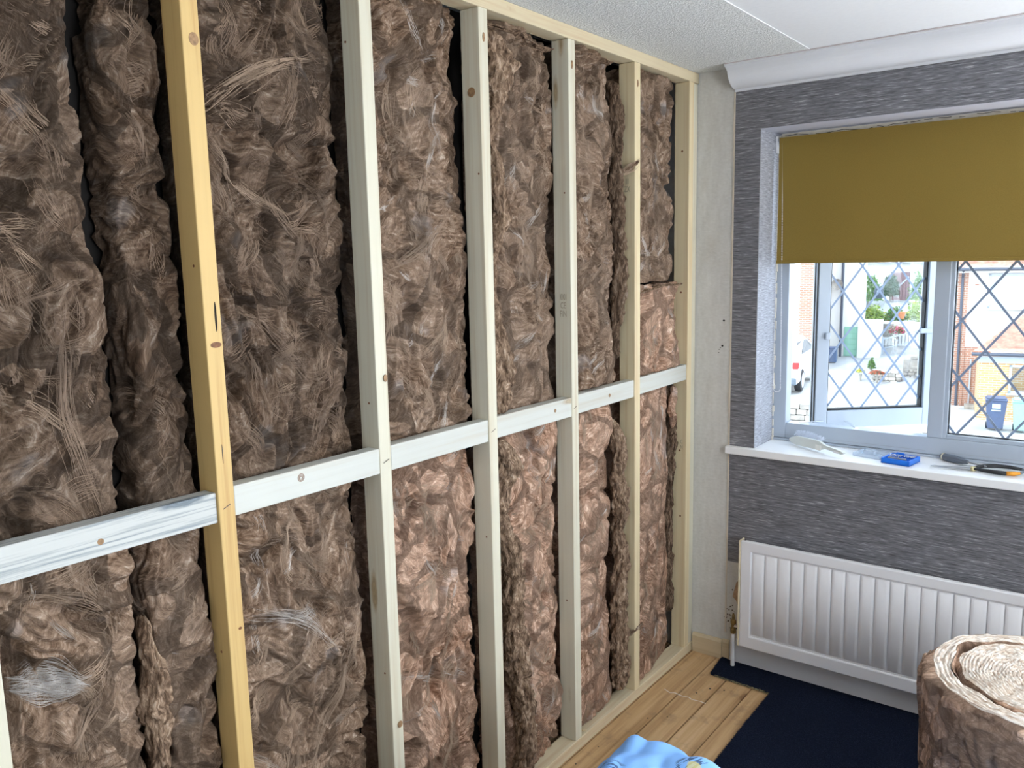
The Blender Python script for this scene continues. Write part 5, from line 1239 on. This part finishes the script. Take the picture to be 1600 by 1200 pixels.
shrub(-1.95, 44.6, -1.95, .52, .5, .85, 1500, 34, 'leaf', 'green flowering bush below the brown door', 'redflower', 90)
shrub(-1.0, 44.8, -1.95, .58, .6, 1.25, 1700, 35, 'leaf_light', 'large yellow-green bush at the right of the garden terrace', 'yellow', 160)
shrub(-.95, 47.4, -.9, .55, .5, 1.7, 1300, 36, 'leaf', 'green climbing plant right of the brown door')
shrub(-1.70, 41.55, -2.20, .34, .18, .34, 420, 37, 'leaf', 'bright pink flowering plant hanging over the white garden wall', 'pink', 420, .06)
shrub(-2.36, 36.2, -3.15, .16, .16, .42, 320, 38, 'leaf', 'small upright green plant at the foot of the path', None, 0, .05)
shrub(-2.05, 34.85, -3.22, .30, .18, .14, 260, 39, 'leaf_dark', 'low red flowering plant beside the stone rockery', 'redflower', 300, .05)
shrub(-2.68, 35.2, -3.22, .15, .15, .12, 200, 40, 'leaf_light', 'small bright yellow flowering clump by the path', 'yellow', 200, .05)

# far white house with brown door and stone-tiled roof
fh = street('cottage', -2.3, 49, -1.0, 'white cottage with a brown boarded door under a grey stone roof', 'house')
MB().box(-2.5, 0, -.6, 3.5, 5, 1.95).build('wall', M['render_wall'], fh, local=True)
dr_ = MB().box(-.05, -.06, -.10, .80, .02, 1.50).build('door', plain('brown_boards', (.20, .13, .14), .7), fh, local=True)
for i in range(5):
    b_ = MB().box(-.03 + i * .165, -.085, -.08, .115 + i * .165, -.06, 1.48).build('door_board', plain('brown_board', (.23, .15, .16), .7, var=.2), None, local=True, bevel=.004); b_.parent = dr_
MB().bar((.0, -.10, .45), (.75, -.10, 1.25), .07, .02, (0, 1, 0)).build('door_brace', M['upvc'], fh, local=True)
M['slate'] = plain('stone_slate', (.26, .28, .30), .9, var=.35, scale=4)
for r_ in range(7):
    x = -2.7 - (r_ % 2) * .2
    while x < 3.6:
        L = rs.uniform(.30, .55); y = -.25 + r_ * .36; z = 1.95 + r_ * .22
        MB().bar((x + L / 2, y, z + .02 + rs.uniform(0, .02)), (x + L / 2, y + .44, z + .27), L - .015, .03, (0, 0, 1)).build('roof_slab', M['slate'], fh, local=True); x += L
MB().tube([(-1.05, -.3, -.6), (-1.05, -.3, 1.9)], .035, 8).build('white_post', M['upvc'], fh, local=True)
pb = street('compost_bin', -2.78, 45.5, -.72, 'dark bin on the upper garden terrace with a white mark on its front', 'bin')
MB().lathe([(0, 0), (.20, 0), (.23, .3), (.19, .52), (.10, .60), (0, .60)], (0, 0, 0), 18).build('body', plain('dark_bin', (.05, .07, .10), .5), pb, local=True)
MB().box(-.08, -.235, .30, .08, -.215, .42).build('label_plate', M['upvc'], pb, local=True)
pt = street('terracotta_pot', -1.62, 43.3, -1.55, 'terracotta pot standing on the garden terrace', 'pot')
MB().lathe([(0, 0), (.12, 0), (.17, .26), (.19, .26), (.19, .32), (.15, .32), (0, .28)], (0, 0, 0), 16).build('pot_body', plain('terracotta', (.55, .22, .10), .8), pt, local=True)
# garden retaining wall: white render and a stone panel
gw = street('garden_terrace', -2.4, 42, -3.2, 'white garden retaining wall with a panel of rough stone', 'garden wall')
MB().box(-.85, 0, -.3, 3.0, .22, 1.50).build('rendered_wall', M['render_wall'], gw, local=True)
MB().box(-1.0, -.04, 1.50, 3.05, .26, 1.58).build('coping', M['render_wall'], gw, local=True)
for row in range(6):
    x = -.12
    while x < .52:
        L = rs.uniform(.12, .2); MB().box(x + .004, -.05 + rs.uniform(-.01, .01), .90 + row * .10, x + L - .004, 0, .90 + row * .10 + .092).build('stone', M['stone'], gw, local=True, bevel=.012, seg=1); x += L
# sloping railing
rl = street('step_railing', -2.18, 41.1, -2.9, 'white sloping railing with dark bars beside the garden steps', 'railing')
MB().bar((-.1, 0, .55), (1.5, 0, 1.02), .05, .06, (0, 0, 1)).build('handrail', M['upvc'], rl, local=True)
MB().bar((-.1, 0, .12), (1.5, 0, .60), .04, .04, (0, 0, 1)).build('bottom_rail', M['upvc'], rl, local=True)
for i in range(11):
    x = .0 + i * .14; MB().tube([(x, 0, .10 + x * .29), (x, 0, .58 + x * .29)], .014, 6).build('baluster', M['blackpipe'], rl, local=True)
for x in (-.08, 1.48): MB().box(x - .05, -.05, -.4, x + .05, .05, .68 + x * .3).build('newel_post', M['upvc'], rl, local=True)
# stone banks beside the path
for nm_, a0, ff, z0, Wd, Hh, lab, sdd, mt in (('stone_rockery', -2.35, 35.2, -3.52, .95, .62, 'tumbled pale stone bank beside the path, behind the red flowers', 51, 'stone_pale'), ('dry_stone_wall', -1.30, 36.0, -3.55, 2.2, 1.05, 'long grey dry stone wall right of the path', 52, 'stone')):
    rk = street(nm_, a0, ff, z0, lab, 'wall'); q = random.Random(sdd)
    rows = int(Hh / .13)
    for row in range(rows):
        x = row * (.09 if nm_ == 'stone_rockery' else .05)
        while x < Wd:
            L = q.uniform(.14, .30); MB().box(x + .005, row * .05 + q.uniform(-.03, .03), row * .13, x + L - .005, row * .05 + .35, row * .13 + .122).build('stone', M[mt] if q.random() < .8 else M['stone'], rk, local=True, bevel=.025, seg=1); x += L
    MB().box(.1, .2, 0, Wd - .05, .9, Hh - .15).build('earth_core', M['stone'], rk, local=True)
